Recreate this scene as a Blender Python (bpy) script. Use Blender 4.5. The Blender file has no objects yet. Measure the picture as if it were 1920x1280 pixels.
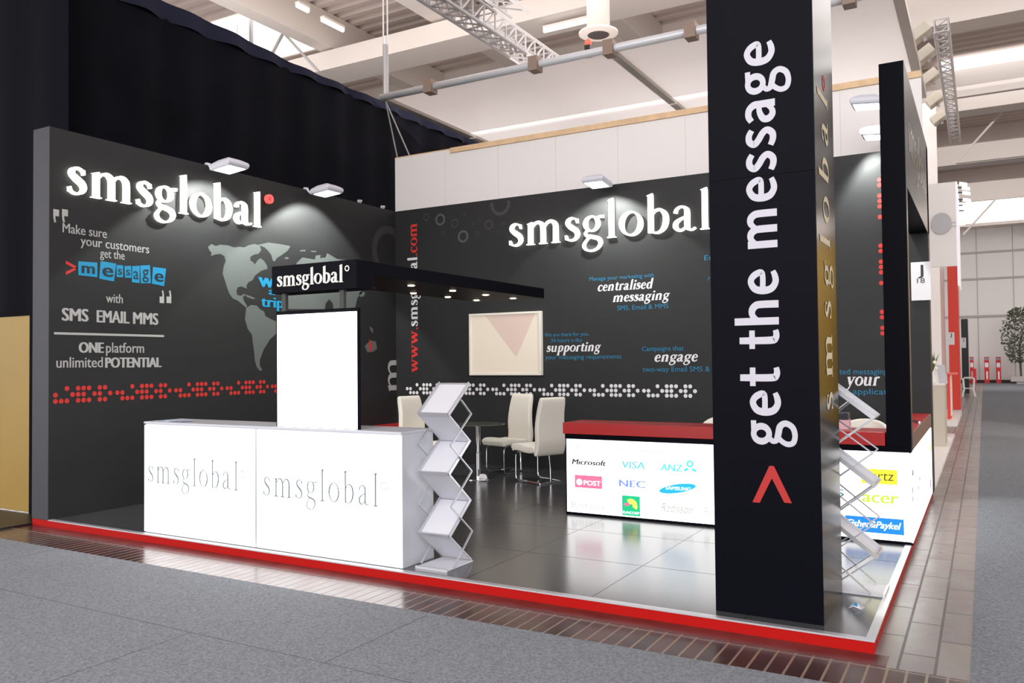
import bpy, bmesh, math, random
from mathutils import Vector, Matrix
from mathutils.geometry import tessellate_polygon
random.seed(4)
SC = bpy.context.scene
COL = SC.collection
# ------------------------------------------------------------------ camera
CAM = Vector((8.2847, -4.9579, 1.6293))
YAW, PITCH, ROLL, FPX = 0.5197, 0.0249, -0.0101, 1545.74
FW = Vector((-math.sin(YAW)*math.cos(PITCH), math.cos(YAW)*math.cos(PITCH), math.sin(PITCH)))
r0 = Vector((math.cos(YAW), math.sin(YAW), 0)); u0 = r0.cross(FW)
RT = math.cos(ROLL)*r0 + math.sin(ROLL)*u0
UP = -math.sin(ROLL)*r0 + math.cos(ROLL)*u0
cd = bpy.data.cameras.new('camera'); cam = bpy.data.objects.new('camera', cd); COL.objects.link(cam)
cd.sensor_width = 36.0; cd.lens = 36.0*FPX/1920; cd.clip_start = 0.05; cd.clip_end = 300
m = Matrix((RT, UP, -FW)).transposed().to_4x4(); m.translation = CAM
cam.matrix_world = m
SC.camera = cam
# ------------------------------------------------------------------ world, exposure, large lights
SC.view_settings.view_transform = 'Standard'; SC.view_settings.look = 'None'
SC.view_settings.gamma = 1.0; SC.view_settings.use_curve_mapping = False
SC.view_settings.exposure = 0.0
W = bpy.data.worlds.new('hall_daylight'); SC.world = W; W.use_nodes = True
bg = W.node_tree.nodes['Background']; bg.inputs[0].default_value = (1.0, 0.975, 0.97, 1); bg.inputs[1].default_value = 3.0

def lamp(name, kind, loc, energy, color=(1, 1, 1), aim=None, **kw):
    l = bpy.data.lights.new(name, kind); l.energy = energy; l.color = color
    for k, v in kw.items(): setattr(l, k, v)
    o = bpy.data.objects.new(name, l); COL.objects.link(o); o.location = loc
    if aim is not None:
        o.rotation_euler = (Vector(aim)-Vector(loc)).to_track_quat('-Z', 'Y').to_euler()
    return o
# roof daylight falling into the hall in front of the stand and over the aisle on its right
lamp('roof_daylight', 'AREA', (8, -7, 9.3), 1500, (1, .985, .98), (6.5, 1, 2), shape='RECTANGLE', size=14, size_y=8)
lamp('roof_daylight_far', 'AREA', (11, 26, 9.3), 900, (1, .96, .93), (11, 26, 0), shape='RECTANGLE', size=9, size_y=36)
lamp('roof_daylight_end', 'AREA', (10, 44, 9.0), 1300, (1, .97, .95), (10, 56, 3), shape='RECTANGLE', size=14, size_y=6)
lamp('roof_daylight_side', 'AREA', (4, 10, 8.3), 450, (1, .96, .94), (4, 8, 0), shape='RECTANGLE', size=12, size_y=6)

lamp('ceiling_fill', 'AREA', (-1, 4, 7.0), 420, (1, .95, .92), (-1, 5, 10), shape='RECTANGLE', size=12, size_y=8)  # added fill aimed upward to brighten the roof deck; no real fitting

# ------------------------------------------------------------------ helpers
ZP, H, D, XR, TW = 0.072, 4.1, 5.7291, 7.7257, 0.2814
AX = {'x': 0, 'y': 1, 'z': 2}
def at(u, v, ax, val):
    """point of the plane ax = val seen at photo position (u, v)"""
    r = FW + RT*((u-960)/FPX) - UP*((v-640)/FPX)
    i = AX[ax]
    return CAM + r*((val-CAM[i])/r[i])
def lin(c):
    return tuple(((x/255)/12.92 if x/255 <= .04045 else ((x/255+.055)/1.055)**2.4) for x in c)
MATS = {}
def mat(name, rgb, rough=.6, metal=0, spec=.5, emit=0, noise=0, nscale=8, bump=0, bscale=60, alpha=1, trans=0, emitrgb=None):
    if name in MATS: return MATS[name]
    mt = bpy.data.materials.new(name); mt.use_nodes = True; nt = mt.node_tree
    b = nt.nodes['Principled BSDF']; c = lin(rgb)
    b.inputs['Base Color'].default_value = (*c, 1); b.inputs['Roughness'].default_value = rough
    b.inputs['Metallic'].default_value = metal; b.inputs['Specular IOR Level'].default_value = spec
    b.inputs['Alpha'].default_value = alpha; b.inputs['Transmission Weight'].default_value = trans
    if emit:
        b.inputs['Emission Color'].default_value = (*lin(emitrgb or rgb), 1); b.inputs['Emission Strength'].default_value = emit
    if noise or bump:
        tc = nt.nodes.new('ShaderNodeTexCoord')
    if noise:
        n = nt.nodes.new('ShaderNodeTexNoise'); n.inputs['Scale'].default_value = nscale; n.inputs['Detail'].default_value = 5
        nt.links.new(tc.outputs['Object'], n.inputs['Vector'])
        r = nt.nodes.new('ShaderNodeValToRGB')
        r.color_ramp.elements[0].position = .3; r.color_ramp.elements[1].position = .7
        r.color_ramp.elements[0].color = (*[x*(1-noise) for x in c], 1); r.color_ramp.elements[1].color = (*[min(1, x*(1+noise)) for x in c], 1)
        nt.links.new(n.outputs['Fac'], r.inputs[0]); nt.links.new(r.outputs[0], b.inputs['Base Color'])
    if bump:
        n2 = nt.nodes.new('ShaderNodeTexNoise'); n2.inputs['Scale'].default_value = bscale; n2.inputs['Detail'].default_value = 3
        nt.links.new(tc.outputs['Object'], n2.inputs['Vector'])
        bp = nt.nodes.new('ShaderNodeBump'); bp.inputs['Strength'].default_value = bump; bp.inputs['Distance'].default_value = .01
        nt.links.new(n2.outputs['Fac'], bp.inputs['Height']); nt.links.new(bp.outputs[0], b.inputs['Normal'])
    MATS[name] = mt
    return mt
def blocks(name, rgb1, rgb2, joint, bw, rh, ms, rough, offset=.5, rot=0, shift=(0, 0), noise=.5):
    """floor of blocks: brick texture on object coordinates with worn patches"""
    mt = bpy.data.materials.new(name); mt.use_nodes = True; nt = mt.node_tree; b = nt.nodes['Principled BSDF']
    tc = nt.nodes.new('ShaderNodeTexCoord'); mp = nt.nodes.new('ShaderNodeMapping')
    mp.inputs['Rotation'].default_value = (0, 0, rot); mp.inputs['Location'].default_value = (*shift, 0)
    br = nt.nodes.new('ShaderNodeTexBrick'); br.offset = offset
    br.inputs['Color1'].default_value = (*lin(rgb1), 1); br.inputs['Color2'].default_value = (*lin(rgb2), 1); br.inputs['Mortar'].default_value = (*lin(joint), 1)
    br.inputs['Scale'].default_value = 1; br.inputs['Brick Width'].default_value = bw; br.inputs['Row Height'].default_value = rh
    br.inputs['Mortar Size'].default_value = ms; br.inputs['Mortar Smooth'].default_value = .1
    nz = nt.nodes.new('ShaderNodeTexNoise'); nz.inputs['Scale'].default_value = 5; nz.inputs['Detail'].default_value = 6
    mx = nt.nodes.new('ShaderNodeMix'); mx.data_type = 'RGBA'; mx.blend_type = 'MULTIPLY'; mx.inputs[0].default_value = noise
    nt.links.new(tc.outputs['Object'], mp.inputs[0]); nt.links.new(mp.outputs[0], br.inputs['Vector']); nt.links.new(tc.outputs['Object'], nz.inputs['Vector'])
    nt.links.new(br.outputs['Color'], mx.inputs[6]); nt.links.new(nz.outputs['Color'], mx.inputs[7]); nt.links.new(mx.outputs[2], b.inputs['Base Color'])
    rr = nt.nodes.new('ShaderNodeMapRange'); rr.inputs[3].default_value = rough*.6; rr.inputs[4].default_value = rough*1.6
    m2 = nt.nodes.new('ShaderNodeMix'); m2.data_type = 'FLOAT'; m2.inputs[3].default_value = .5
    nt.links.new(nz.outputs['Fac'], rr.inputs[0]); nt.links.new(br.outputs['Fac'], m2.inputs[0]); nt.links.new(rr.outputs[0], m2.inputs[2]); nt.links.new(m2.outputs[0], b.inputs['Roughness'])
    MATS[name] = mt
    return mt

class MB:
    def __init__(s): s.v = []; s.f = []
    def add(s, vs, fs):
        n = len(s.v); s.v += [tuple(x) for x in vs]; s.f += [tuple(i+n for i in f) for f in fs]; return s
    def box(s, x0, x1, y0, y1, z0, z1):
        return s.add([(x, y, z) for x in (x0, x1) for y in (y0, y1) for z in (z0, z1)],
                     [(0, 1, 3, 2), (4, 6, 7, 5), (0, 4, 5, 1), (2, 3, 7, 6), (0, 2, 6, 4), (1, 5, 7, 3)])
    def quad(s, *p): return s.add(p, [tuple(range(len(p)))])
    def beam(s, a, b, w, h=None, up=(0, 0, 1)):
        a, b = Vector(a), Vector(b); d = (b-a).normalized(); h = h or w
        u = Vector(up)
        if abs(d.dot(u)) > .98: u = Vector((0, 1, 0))
        x = d.cross(u).normalized(); y = x.cross(d)
        vs = [p+x*sx*w/2+y*sy*h/2 for p in (a, b) for sx, sy in ((-1, -1), (1, -1), (1, 1), (-1, 1))]
        return s.add(vs, [(3, 2, 1, 0), (4, 5, 6, 7), (0, 1, 5, 4), (1, 2, 6, 5), (2, 3, 7, 6), (3, 0, 4, 7)])
    def tube(s, pts, r, n=8, closed=False):
        pts = [Vector(p) for p in pts]; N = len(pts); rings = []
        for i, p in enumerate(pts):
            a = pts[(i-1) % N] if closed or i > 0 else p; b = pts[(i+1) % N] if closed or i < N-1 else p
            d = (b-a).normalized(); u = Vector((0, 0, 1)) if abs(d.z) < .9 else Vector((1, 0, 0))
            if i > 0 and abs(d.z) >= .0:
                u = lastx.cross(d) if abs(lastx.dot(d)) < .95 else u
            x = d.cross(u).normalized(); lastx = x; y = d.cross(x)
            rings.append([p+r*(math.cos(t)*x+math.sin(t)*y) for t in [2*math.pi*k/n for k in range(n)]])
        vs = [q for rg in rings for q in rg]; fs = []
        for i in range(N if closed else N-1):
            j = (i+1) % N
            for k in range(n): fs.append((i*n+k, i*n+(k+1) % n, j*n+(k+1) % n, j*n+k))
        if not closed: fs += [tuple(range(n))[::-1], tuple((N-1)*n+k for k in range(n))]
        return s.add(vs, fs)
    def lathe(s, prof, c=(0, 0, 0), n=24):
        vs = []; fs = []
        for r, z in prof:
            for k in range(n):
                t = 2*math.pi*k/n; vs.append((c[0]+r*math.cos(t), c[1]+r*math.sin(t), c[2]+z))
        for i in range(len(prof)-1):
            for k in range(n): fs.append((i*n+k, i*n+(k+1) % n, (i+1)*n+(k+1) % n, (i+1)*n+k))
        fs += [tuple(range(n))[::-1], tuple((len(prof)-1)*n+k for k in range(n))]
        return s.add(vs, fs)
    def prism(s, pts, vec):
        """polygon (may be concave) pushed along vec"""
        pts = [Vector(p) for p in pts]; n = len(pts); v = Vector(vec)
        tri = tessellate_polygon([pts]); vs = pts+[p+v for p in pts]
        fs = [tuple(t) for t in tri]+[tuple(i+n for i in t)[::-1] for t in tri]
        fs += [(i, (i+1) % n, (i+1) % n+n, i+n) for i in range(n)]
        return s.add(vs, fs)
    def flat(s, pts):
        pts = [Vector(p) for p in pts]
        return s.add(pts, [tuple(t) for t in tessellate_polygon([pts])])
    def mesh(s, name, mt, off=(0, 0, 0), smooth=False):
        me = bpy.data.meshes.new(name)
        me.from_pydata([(x-off[0], y-off[1], z-off[2]) for x, y, z in s.v], [], s.f)
        bm = bmesh.new(); bm.from_mesh(me); bmesh.ops.recalc_face_normals(bm, faces=bm.faces[:]); bm.to_mesh(me); bm.free()
        me.materials.append(mt)
        if smooth:
            for p in me.polygons: p.use_smooth = True
        return me
def tag(o, label=None, cat=None, group=None, kind=None):
    if label: o['label'] = label
    if cat: o['category'] = cat
    if group: o['group'] = group
    if kind: o['kind'] = kind
    return o
def wloc(o):
    v = Vector((0, 0, 0))
    while o: v = v+Vector(o.location); o = o.parent
    return v
def part(name, mb, mt, parent=None, bevel=0, smooth=False, local=False, label=None, seg=2):
    """one mesh object; vertices are world coordinates unless local"""
    off = (0, 0, 0) if local or parent is None else wloc(parent)
    o = bpy.data.objects.new(name, mb.mesh(name, mt, off, smooth)); COL.objects.link(o)
    if parent: o.parent = parent
    if bevel:
        b = o.modifiers.new('bevel', 'BEVEL'); b.width = bevel; b.segments = seg; b.limit_method = 'ANGLE'
    if label: o['label'] = label
    return o
def thing(name, label, cat, loc=(0, 0, 0), rz=0, group=None, kind=None):
    o = bpy.data.objects.new(name, None); COL.objects.link(o); o.location = loc; o.rotation_euler = (0, 0, rz)
    o.empty_display_size = .1
    return tag(o, label, cat, group, kind)
def single(name, mb, mt, label, cat, bevel=0, smooth=False, group=None, kind=None, loc=(0, 0, 0)):
    """a thing that is one mesh, its origin at loc"""
    o = bpy.data.objects.new(name, mb.mesh(name, mt, loc, smooth)); COL.objects.link(o); o.location = loc
    if bevel:
        b = o.modifiers.new('bevel', 'BEVEL'); b.width = bevel; b.segments = 2; b.limit_method = 'ANGLE'
    return tag(o, label, cat, group, kind)
def dup(root, loc, rz, label=None, group=None):
    r = root.copy(); COL.objects.link(r); r.location = loc; r.rotation_euler = (0, 0, rz)
    if label: r['label'] = label
    if group: r['group'] = group
    for ch in list(root.children):
        c = ch.copy(); COL.objects.link(c); c.parent = r
        for g in ch.children:
            d = g.copy(); COL.objects.link(d); d.parent = c
    return r

# ---- frames on which lettering lies: origin, reading direction, up, outward normal
class Frame:
    def __init__(s, o, r, u, n): s.o, s.r, s.u, s.n = Vector(o), Vector(r), Vector(u), Vector(n)
    def p(s, a, b, d=0): return s.o+s.r*a+s.u*b+s.n*d
    def uv(s, u, v):
        i = max(range(3), key=lambda k: abs(s.n[k]))
        q = at(u, v, 'xyz'[i], s.o[i])-s.o
        return q.dot(s.r), q.dot(s.u)
FL = Frame((0, 0, 0), (0, 1, 0), (0, 0, 1), (1, 0, 0))
FB = Frame((0, D, 0), (1, 0, 0), (0, 0, 1), (0, -1, 0))
def cr(P, n=5):
    """Catmull-Rom through (x, y, w) points"""
    P = [Vector(p) for p in P]; out = []
    for i in range(len(P)-1):
        a, b, c, d = P[max(i-1, 0)], P[i], P[i+1], P[min(i+2, len(P)-1)]
        for k in range(n):
            t = k/n
            out.append(.5*((2*b)+(c-a)*t+(2*a-5*b+4*c-d)*t*t+(3*b-a-3*c+d)*t**3))
    return out+[P[-1]]
def ell(cx, cy, rx, ry, wside, wtop, n=28, tilt=0):
    return [Vector((cx+rx*math.cos(t), cy+ry*math.sin(t), wtop+(wside-wtop)*math.cos(t+tilt)**2)) for t in [2*math.pi*k/n for k in range(n)]]
def fl(x, y): return [(x-.16, y-.10), (x-.1, y-.06), (x+.1, y+.03), (x+.1, y-.14), (x-.02, y-.14)]   # flag at the head of a stem
def ft(x, w=.19): return [(x-w, 0), (x+w, 0), (x+w, .045), (x+.1, .09), (x-.1, .09), (x-w, .045)]        # foot serif
def st(x, y0, y1, w=.2): return [(x, y0, w), (x, y1, w)]
SER = {  # advance, spline strokes, closed rings, polygons
 's': (.66, [[(.5, .74, .05), (.46, .88, .07), (.3, .955, .085), (.16, .87, .15), (.14, .72, .18), (.28, .57, .23), (.44, .43, .22), (.5, .26, .17), (.43, .11, .12), (.27, .045, .085), (.12, .1, .06), (.06, .26, .045)]], [],
       [[(.47, .72), (.53, .72), (.52, .97), (.47, .95)], [(.04, .03), (.09, .06), (.09, .28), (.03, .28)]]),
 'm': (1.58, [st(.24, .03, .9), [(.3, .74, .05), (.42, .89, .1), (.58, .93, .14), (.7, .83, .19), (.74, .66, .2), (.74, .03, .2)], [(.8, .74, .05), (.92, .89, .1), (1.08, .93, .14), (1.2, .83, .19), (1.24, .66, .2), (1.24, .03, .2)]], [],
       [fl(.24, .98), ft(.24), ft(.74), ft(1.24)]),
 'n': (1.08, [st(.24, .03, .9), [(.3, .74, .05), (.42, .89, .1), (.58, .93, .14), (.7, .83, .19), (.74, .66, .2), (.74, .03, .2)]], [], [fl(.24, .98), ft(.24), ft(.74)]),
 'g': (.86, [[(.22, .4, .06), (.14, .28, .09), (.22, .17, .15), (.42, .11, .18), (.62, .03, .18), (.7, -.14, .15), (.6, -.34, .1), (.38, -.44, .08), (.16, -.38, .1), (.08, -.22, .11), (.14, -.06, .08), (.27, .1, .07)],
             [(.54, .83, .07), (.66, .9, .09), (.82, .9, .13)]], [ell(.38, .65, .235, .29, .17, .07)], []),
 'l': (.5, [st(.25, .03, 1.52)], [], [fl(.25, 1.6), ft(.25)]),
 'o': (.92, [], [ell(.45, .5, .335, .455, .2, .075, tilt=.25)], []),
 'b': (.94, [st(.22, .06, 1.52), [(.27, .76, .05), (.38, .9, .09), (.54, .93, .12), (.7, .77, .19), (.74, .5, .21), (.67, .22, .18), (.5, .06, .1), (.34, .06, .08), (.2, .12, .1)]], [], [fl(.22, 1.6)]),
 'a': (.84, [[(.12, .72, .14), (.16, .86, .11), (.3, .955, .08), (.46, .89, .14), (.51, .74, .19), (.51, .2, .19), (.58, .07, .11), (.68, .05, .07), (.78, .12, .04)], [(.5, .58, .06), (.32, .5, .1), (.15, .37, .16), (.12, .2, .18), (.22, .07, .13), (.36, .08, .09), (.5, .22, .06)]], [], []),
 'c': (.74, [[(.6, .74, .14), (.54, .88, .1), (.4, .955, .08), (.2, .82, .16), (.13, .5, .2), (.2, .2, .18), (.38, .05, .1), (.56, .09, .07), (.67, .22, .05)]], [], []),
 'e': (.76, [[(.16, .56, .06), (.6, .57, .06), (.58, .76, .13), (.5, .9, .1), (.38, .955, .08), (.2, .82, .16), (.13, .5, .2), (.2, .2, .18), (.39, .05, .11), (.57, .1, .08), (.68, .24, .05)]], [], []),
 'r': (.74, [st(.24, .03, .9), [(.28, .7, .05), (.38, .88, .1), (.52, .92, .14), (.64, .86, .16)]], [], [fl(.24, .98), ft(.24, .22)]),
 't': (.58, [[(.26, 1.25, .1), (.26, 1.0, .2), (.26, .24, .2), (.34, .08, .12), (.46, .06, .07), (.55, .14, .04)], [(.04, .93, .09), (.54, .93, .09)]], [], []),
 'i': (.5, [st(.25, .03, .9)], [ell(.25, 1.3, .06, .06, .13, .13, 12)], [fl(.25, .98), ft(.25)]),
 'd': (.98, [st(.72, .06, 1.52), [(.66, .76, .05), (.54, .92, .09), (.4, .94, .12), (.22, .77, .19), (.18, .48, .21), (.24, .2, .18), (.4, .05, .1), (.54, .07, .07), (.66, .2, .06)]], [], [fl(.72, 1.6), [(.7, 0), (.9, .04), (.9, .09), (.7, .1)]]),
 'u': (1.06, [[(.22, .92, .2), (.22, .3, .2), (.3, .1, .16), (.44, .05, .1), (.6, .14, .06)], st(.74, .03, .92)], [], [[(.04, .9), (.3, .9), (.3, .98), (.04, .98)], [(.56, .9), (.82, .9), (.82, .98), (.56, .98)], [(.7, 0), (.94, 0), (.94, .08), (.7, .1)]]),
 'p': (.96, [st(.24, -.55, .9), [(.29, .76, .05), (.4, .9, .09), (.55, .93, .12), (.71, .77, .19), (.75, .48, .21), (.68, .2, .18), (.52, .05, .1), (.38, .06, .08), (.28, .16, .06)]], [], [fl(.24, .98), [(.05, -.6), (.45, -.6), (.45, -.52), (.05, -.52)]]),
 'y': (.96, [[(.18, .94, .2), (.48, .1, .19)], [(.78, .94, .08), (.5, .1, .09), (.36, -.3, .1), (.24, -.45, .1), (.1, -.42, .13)]], [], [[(.02, .9), (.4, .9), (.4, .98), (.02, .98)], [(.6, .9), (.96, .9), (.96, .98), (.6, .98)]]),
 'w': (1.5, [[(.2, .94, .2), (.46, .06, .19)], [(.46, .06, .1), (.76, .94, .1)], [(.74, .94, .2), (1.02, .06, .19)], [(1.02, .06, .1), (1.3, .94, .1)]], [], [[(.02, .9), (.42, .9), (.42, .98), (.02, .98)], [(.56, .9), (.94, .9), (.94, .98), (.56, .98)], [(1.12, .9), (1.48, .9), (1.48, .98), (1.12, .98)]]),
 '.': (.4, [], [ell(.18, .1, .055, .055, .12, .12, 12)], []),
 '*': (.55, [], [ell(.3, 1.42, .15, .15, .09, .09, 24)], []),   # the ring after the name
 ' ': (.45, [], [], []),
}
SAN = {
 's': (.82, [[(.68, .8, .17), (.5, .9, .19), (.3, .88, .2), (.2, .72, .2), (.34, .57, .2), (.54, .44, .2), (.64, .28, .2), (.52, .11, .2), (.32, .09, .19), (.12, .17, .17)]], [], []),
 'm': (1.62, [st(.24, 0, 1, .22), [(.26, .7, .14), (.42, .88, .18), (.6, .89, .21), (.72, .78, .22), (.76, .6, .22), (.76, 0, .22)], [(.78, .7, .14), (.94, .88, .18), (1.12, .89, .21), (1.24, .78, .22), (1.28, .6, .22), (1.28, 0, .22)]], [], []),
 'h': (1.08, [st(.24, 0, 1.5, .22), [(.26, .7, .14), (.44, .88, .18), (.62, .89, .21), (.76, .78, .22), (.8, .6, .22), (.8, 0, .22)]], [], []),
 'g': (.98, [[(.28, .36, .1), (.2, .26, .14), (.26, .14, .18), (.48, .08, .19), (.7, .02, .19), (.8, -.16, .18), (.68, -.38, .17), (.42, -.46, .16), (.18, -.4, .16), (.12, -.22, .16), (.2, -.04, .14), (.34, .1, .1)],
             [(.56, .9, .16), (.88, .91, .16)]], [ell(.44, .65, .25, .26, .2, .17)], []),
 'e': (.98, [[(.2, .52, .17), (.76, .53, .17), (.74, .74, .2), (.6, .89, .19), (.44, .91, .19), (.24, .77, .21), (.18, .5, .22), (.24, .23, .21), (.44, .09, .19), (.64, .1, .18), (.82, .17, .15)]], [], []),
 't': (.74, [[(.34, 1.34, .2), (.34, .3, .22), (.4, .13, .2), (.54, .09, .18), (.68, .12, .16)], [(.06, .91, .17), (.68, .91, .17)]], [], []),
 'a': (.98, [[(.16, .8, .17), (.34, .9, .19), (.56, .88, .2), (.7, .72, .22), (.71, .5, .22), (.71, 0, .22)], [(.68, .54, .15), (.44, .52, .17), (.22, .4, .2), (.2, .22, .21), (.34, .09, .19), (.52, .12, .16), (.68, .28, .12)]], [], []),
 ' ': (.5, [], [], []),
}
def glyph(mb, F, ch, a, b, sx, sy, depth, bold=1, shear=0, d0=.002, G=SER, minw=0):
    adv, strokes, rings, polys = G[ch]
    step = [0]
    def P(x, y, d): return F.p(a+(x+shear*y)*sx, b+y*sy, d)
    def ribbon(pts, closed):
        n = len(pts); L = []; R = []
        for i, p in enumerate(pts):
            q0 = pts[(i-1) % n] if closed or i else p; q1 = pts[(i+1) % n] if closed or i < n-1 else p
            t = Vector((q1.x-q0.x, q1.y-q0.y)); t = t.normalized() if t.length > 1e-9 else Vector((1, 0))
            w = max(p.z*bold, minw)/2; nx, ny = -t.y*w, t.x*w
            L.append((p.x+nx, p.y+ny)); R.append((p.x-nx, p.y-ny))
        for i in range(n if closed else n-1):
            j = (i+1) % n
            prismq([L[i], L[j], R[j], R[i]], not closed and i == 0, not closed and i == n-2)
    def prismq(q, e0, e1):
        step[0] += 1
        f = [P(x, y, d0+depth+step[0]*1.2e-5) for x, y in q]; bk = [P(x, y, d0) for x, y in q]
        if depth < 1e-5: mb.add(f, [(0, 1, 2, 3)]); return
        fs = [(0, 1, 2, 3), (0, 1, 5, 4), (2, 3, 7, 6)]
        if e0: fs.append((0, 3, 7, 4))
        if e1: fs.append((1, 2, 6, 5))
        mb.add(f+bk, fs)
    for s_ in strokes: ribbon(cr(s_) if len(s_) > 2 else [Vector(p) for p in s_], False)
    for r_ in rings: ribbon(r_, True)
    for g_ in polys:
        c = Vector((sum(p[0] for p in g_)/len(g_), sum(p[1] for p in g_)/len(g_)))
        k = 1 if bold >= .9 else .6
        q = [(p[0], p[1]) for p in g_] if k == 1 else [(c.x+(p[0]-c.x)*.8, c.y+(p[1]-c.y)*.6) for p in g_]
        if depth < 1e-5: step[0] += 1; mb.flat([P(x, y, d0+.0002+step[0]*1.2e-5) for x, y in q])
        else: mb.prism([P(x, y, d0) for x, y in q], F.n*(depth+.0004))
    return adv
def swidth(s, G=SER, track=0): return sum(G[c][0] for c in s)+track*(len(s)-1)
def serif(name, s, F, A, B, xh, mt, parent, depth=0, bold=1, shear=0, G=SER, track=0, each=False, d0=.002, minw=0):
    """serif lettering from A to B on frame F (baseline ends), x-height xh; each: every letter a part of its own"""
    a0, b0 = A; a1, b1 = B; k = (a1-a0)/swidth(s, G, track); b = (b0+b1)/2
    mb = MB(); a = a0; out = []
    for c in s:
        if each: mb = MB()
        adv = glyph(mb, F, c, a, b, k, xh, depth, bold, shear, d0, G, minw)
        if each and c != ' ': out.append(part(name, mb, mt(c) if callable(mt) else mt, parent))
        a += (adv+track)*k
    if not each: return part(name, mb, mt, parent)
    return out
def sans(name, s, F, A, B, cap, mt, parent, bold=0, shear=0, d0=.002, sp=1.0):
    """sans lettering stretched from A to B, cap height cap (None keeps the natural shape)"""
    c = bpy.data.curves.new(name, 'FONT'); c.body = s; c.size = 1; c.offset = 0; c.shear = shear; c.space_character = sp; c.fill_mode = 'FRONT'; c.resolution_u = 3
    t = bpy.data.objects.new(name, c); COL.objects.link(t)
    dg = bpy.context.evaluated_depsgraph_get(); dg.update()
    me = bpy.data.meshes.new_from_object(t.evaluated_get(dg)); bpy.data.objects.remove(t); bpy.data.curves.remove(c)
    xs = [v.co.x for v in me.vertices]; x0, x1 = min(xs), max(xs)
    k = (B[0]-A[0])/(x1-x0); ky = cap/.73 if cap else k; b = (A[1]+B[1])/2
    off = wloc(parent) if parent else Vector((0, 0, 0))
    for v in me.vertices: v.co = F.p(A[0]+(v.co.x-x0)*k, b+v.co.y*ky, d0)-off
    if bold > .002:                      # heavier weight: the same faces again, shifted sideways
        vs = [v.co.copy() for v in me.vertices]; fs = [tuple(p.vertices) for p in me.polygons]; n = len(vs); V = []; Fs_ = []
        for j, dx in enumerate((-.8, 0, .8)):
            V += [tuple(v+F.r*(dx*bold*k)+F.n*(j*4e-4)) for v in vs]; Fs_ += [tuple(i+j*n for i in f) for f in fs]
        me.clear_geometry(); me.from_pydata(V, [], Fs_)
    me.materials.append(mt); me.update()
    o = bpy.data.objects.new(name, me); COL.objects.link(o); o.parent = parent
    return o
def disc(mb, F, a, b, r, d=.002, n=12, r2=None):
    r2 = r2 or r
    mb.add([F.p(a+r*math.cos(2*math.pi*k/n), b+r2*math.sin(2*math.pi*k/n), d) for k in range(n)], [tuple(range(n))])
def ringm(mb, F, a, b, r, w, d=.002, n=28, top=1e9):
    for k in range(n):
        t0, t1 = 2*math.pi*k/n, 2*math.pi*(k+1)/n
        if b+r*math.sin((t0+t1)/2) > top: continue
        mb.quad(*[F.p(a+rr*math.cos(t), b+rr*math.sin(t), d) for rr, t in ((r-w, t0), (r, t0), (r, t1), (r-w, t1))])
DOTS = [(0, 1), (1, 1), (1, 2), (2, 2), (3, 2), (3, 0), (4, 1), (5, 1), (6, 1), (5, 0), (6, 0), (7, 0), (5, 2), (6, 2), (7, 2), (8, 1), (9, 1), (9, 0), (10, 0), (9, 2), (10, 2), (11, 1)]
def dotband(mb, F, a0, period, n, ztop, zbot, amax=1e9, amin=-1e9, skip=None):
    step = period/12.4; r = step*.42
    for p in range(n):
        for i, row in DOTS:
            if skip and skip(p, i): continue
            a = a0+p*period+i*step; b = ztop+(zbot-ztop)*row/2
            if amin < a < amax: disc(mb, F, a, b, r)
def rect(mb, F, p0, p1, d=.002):
    (a0, b0), (a1, b1) = p0, p1
    mb.quad(F.p(a0, b0, d), F.p(a1, b0, d), F.p(a1, b1, d), F.p(a0, b1, d))

# ------------------------------------------------------------------ materials
M_wall = mat('charcoal wall print', (40, 40, 41), .55, spec=.3, noise=.06, nscale=3)
M_wallend = mat('charcoal wall end', (56, 56, 62), .6)
M_floor = mat('dark stand flooring', (64, 65, 68), .21, spec=.9, noise=.12, nscale=2.5)
M_red = mat('red fascia', (165, 12, 8), .5, spec=.15)
M_redtop = mat('red counter laminate', (168, 30, 32), .4)
M_redwood = mat('brown counter edge', (120, 84, 68), .5)
M_alu = mat('brushed aluminium', (205, 206, 212), .35, metal=.7)
M_chrome = mat('chrome', (225, 225, 228), .1, metal=1)
M_white = mat('white laminate', (192, 194, 202), .35)
M_glow = mat('backlit opal panel', (255, 255, 255), .4, emit=1.7)
M_glow2 = mat('bright backlit logo panel', (255, 255, 255), .4, emit=1.8)
M_letter = mat('lit letter face', (255, 255, 246), .4, emit=2.0)
M_letterred = mat('lit red ring', (255, 100, 95), .4, emit=.6)
M_black = mat('black satin laminate', (6, 6, 15), .5, spec=.06)
M_gloss = mat('black gloss laminate', (26, 23, 21), .34, spec=.4)
M_gloss2 = mat('black gloss side panel', (14, 12, 11), .2, spec=.12)
M_print = mat('white vinyl print', (178, 178, 176), .6)
M_printw = mat('bright white vinyl', (228, 226, 230), .6)
M_cream_letter = mat('cream vinyl', (205, 192, 160), .6)
M_cyan = mat('cyan vinyl', (10, 140, 186), .6)
M_cyan2 = mat('blue vinyl', (16, 122, 162), .6)
M_printred = mat('red vinyl', (205, 45, 38), .6)
M_map = mat('grey map print', (96, 101, 99), .6)
M_ring = mat('grey ring print', (80, 80, 82), .6)
M_ringf = mat('faint ring print', (56, 56, 58), .6)
M_drape = mat('black molton drape', (10, 10, 17), .9, spec=.1, noise=.4, nscale=1.5)
M_carpet = mat('grey needle carpet', (130, 133, 139), .95, spec=.1, noise=.3, nscale=70, bump=.6, bscale=300)
M_board = mat('white board wall', (236, 231, 229), .6)
M_timber = mat('pine batten', (225, 190, 150), .6, noise=.1)
M_leather = mat('cream leather', (240, 234, 222), .45)
M_tray = mat('grey rack tray', (205, 205, 212), .4)
M_steel = mat('galvanised steel', (190, 186, 186), .45, metal=.3)
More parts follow.
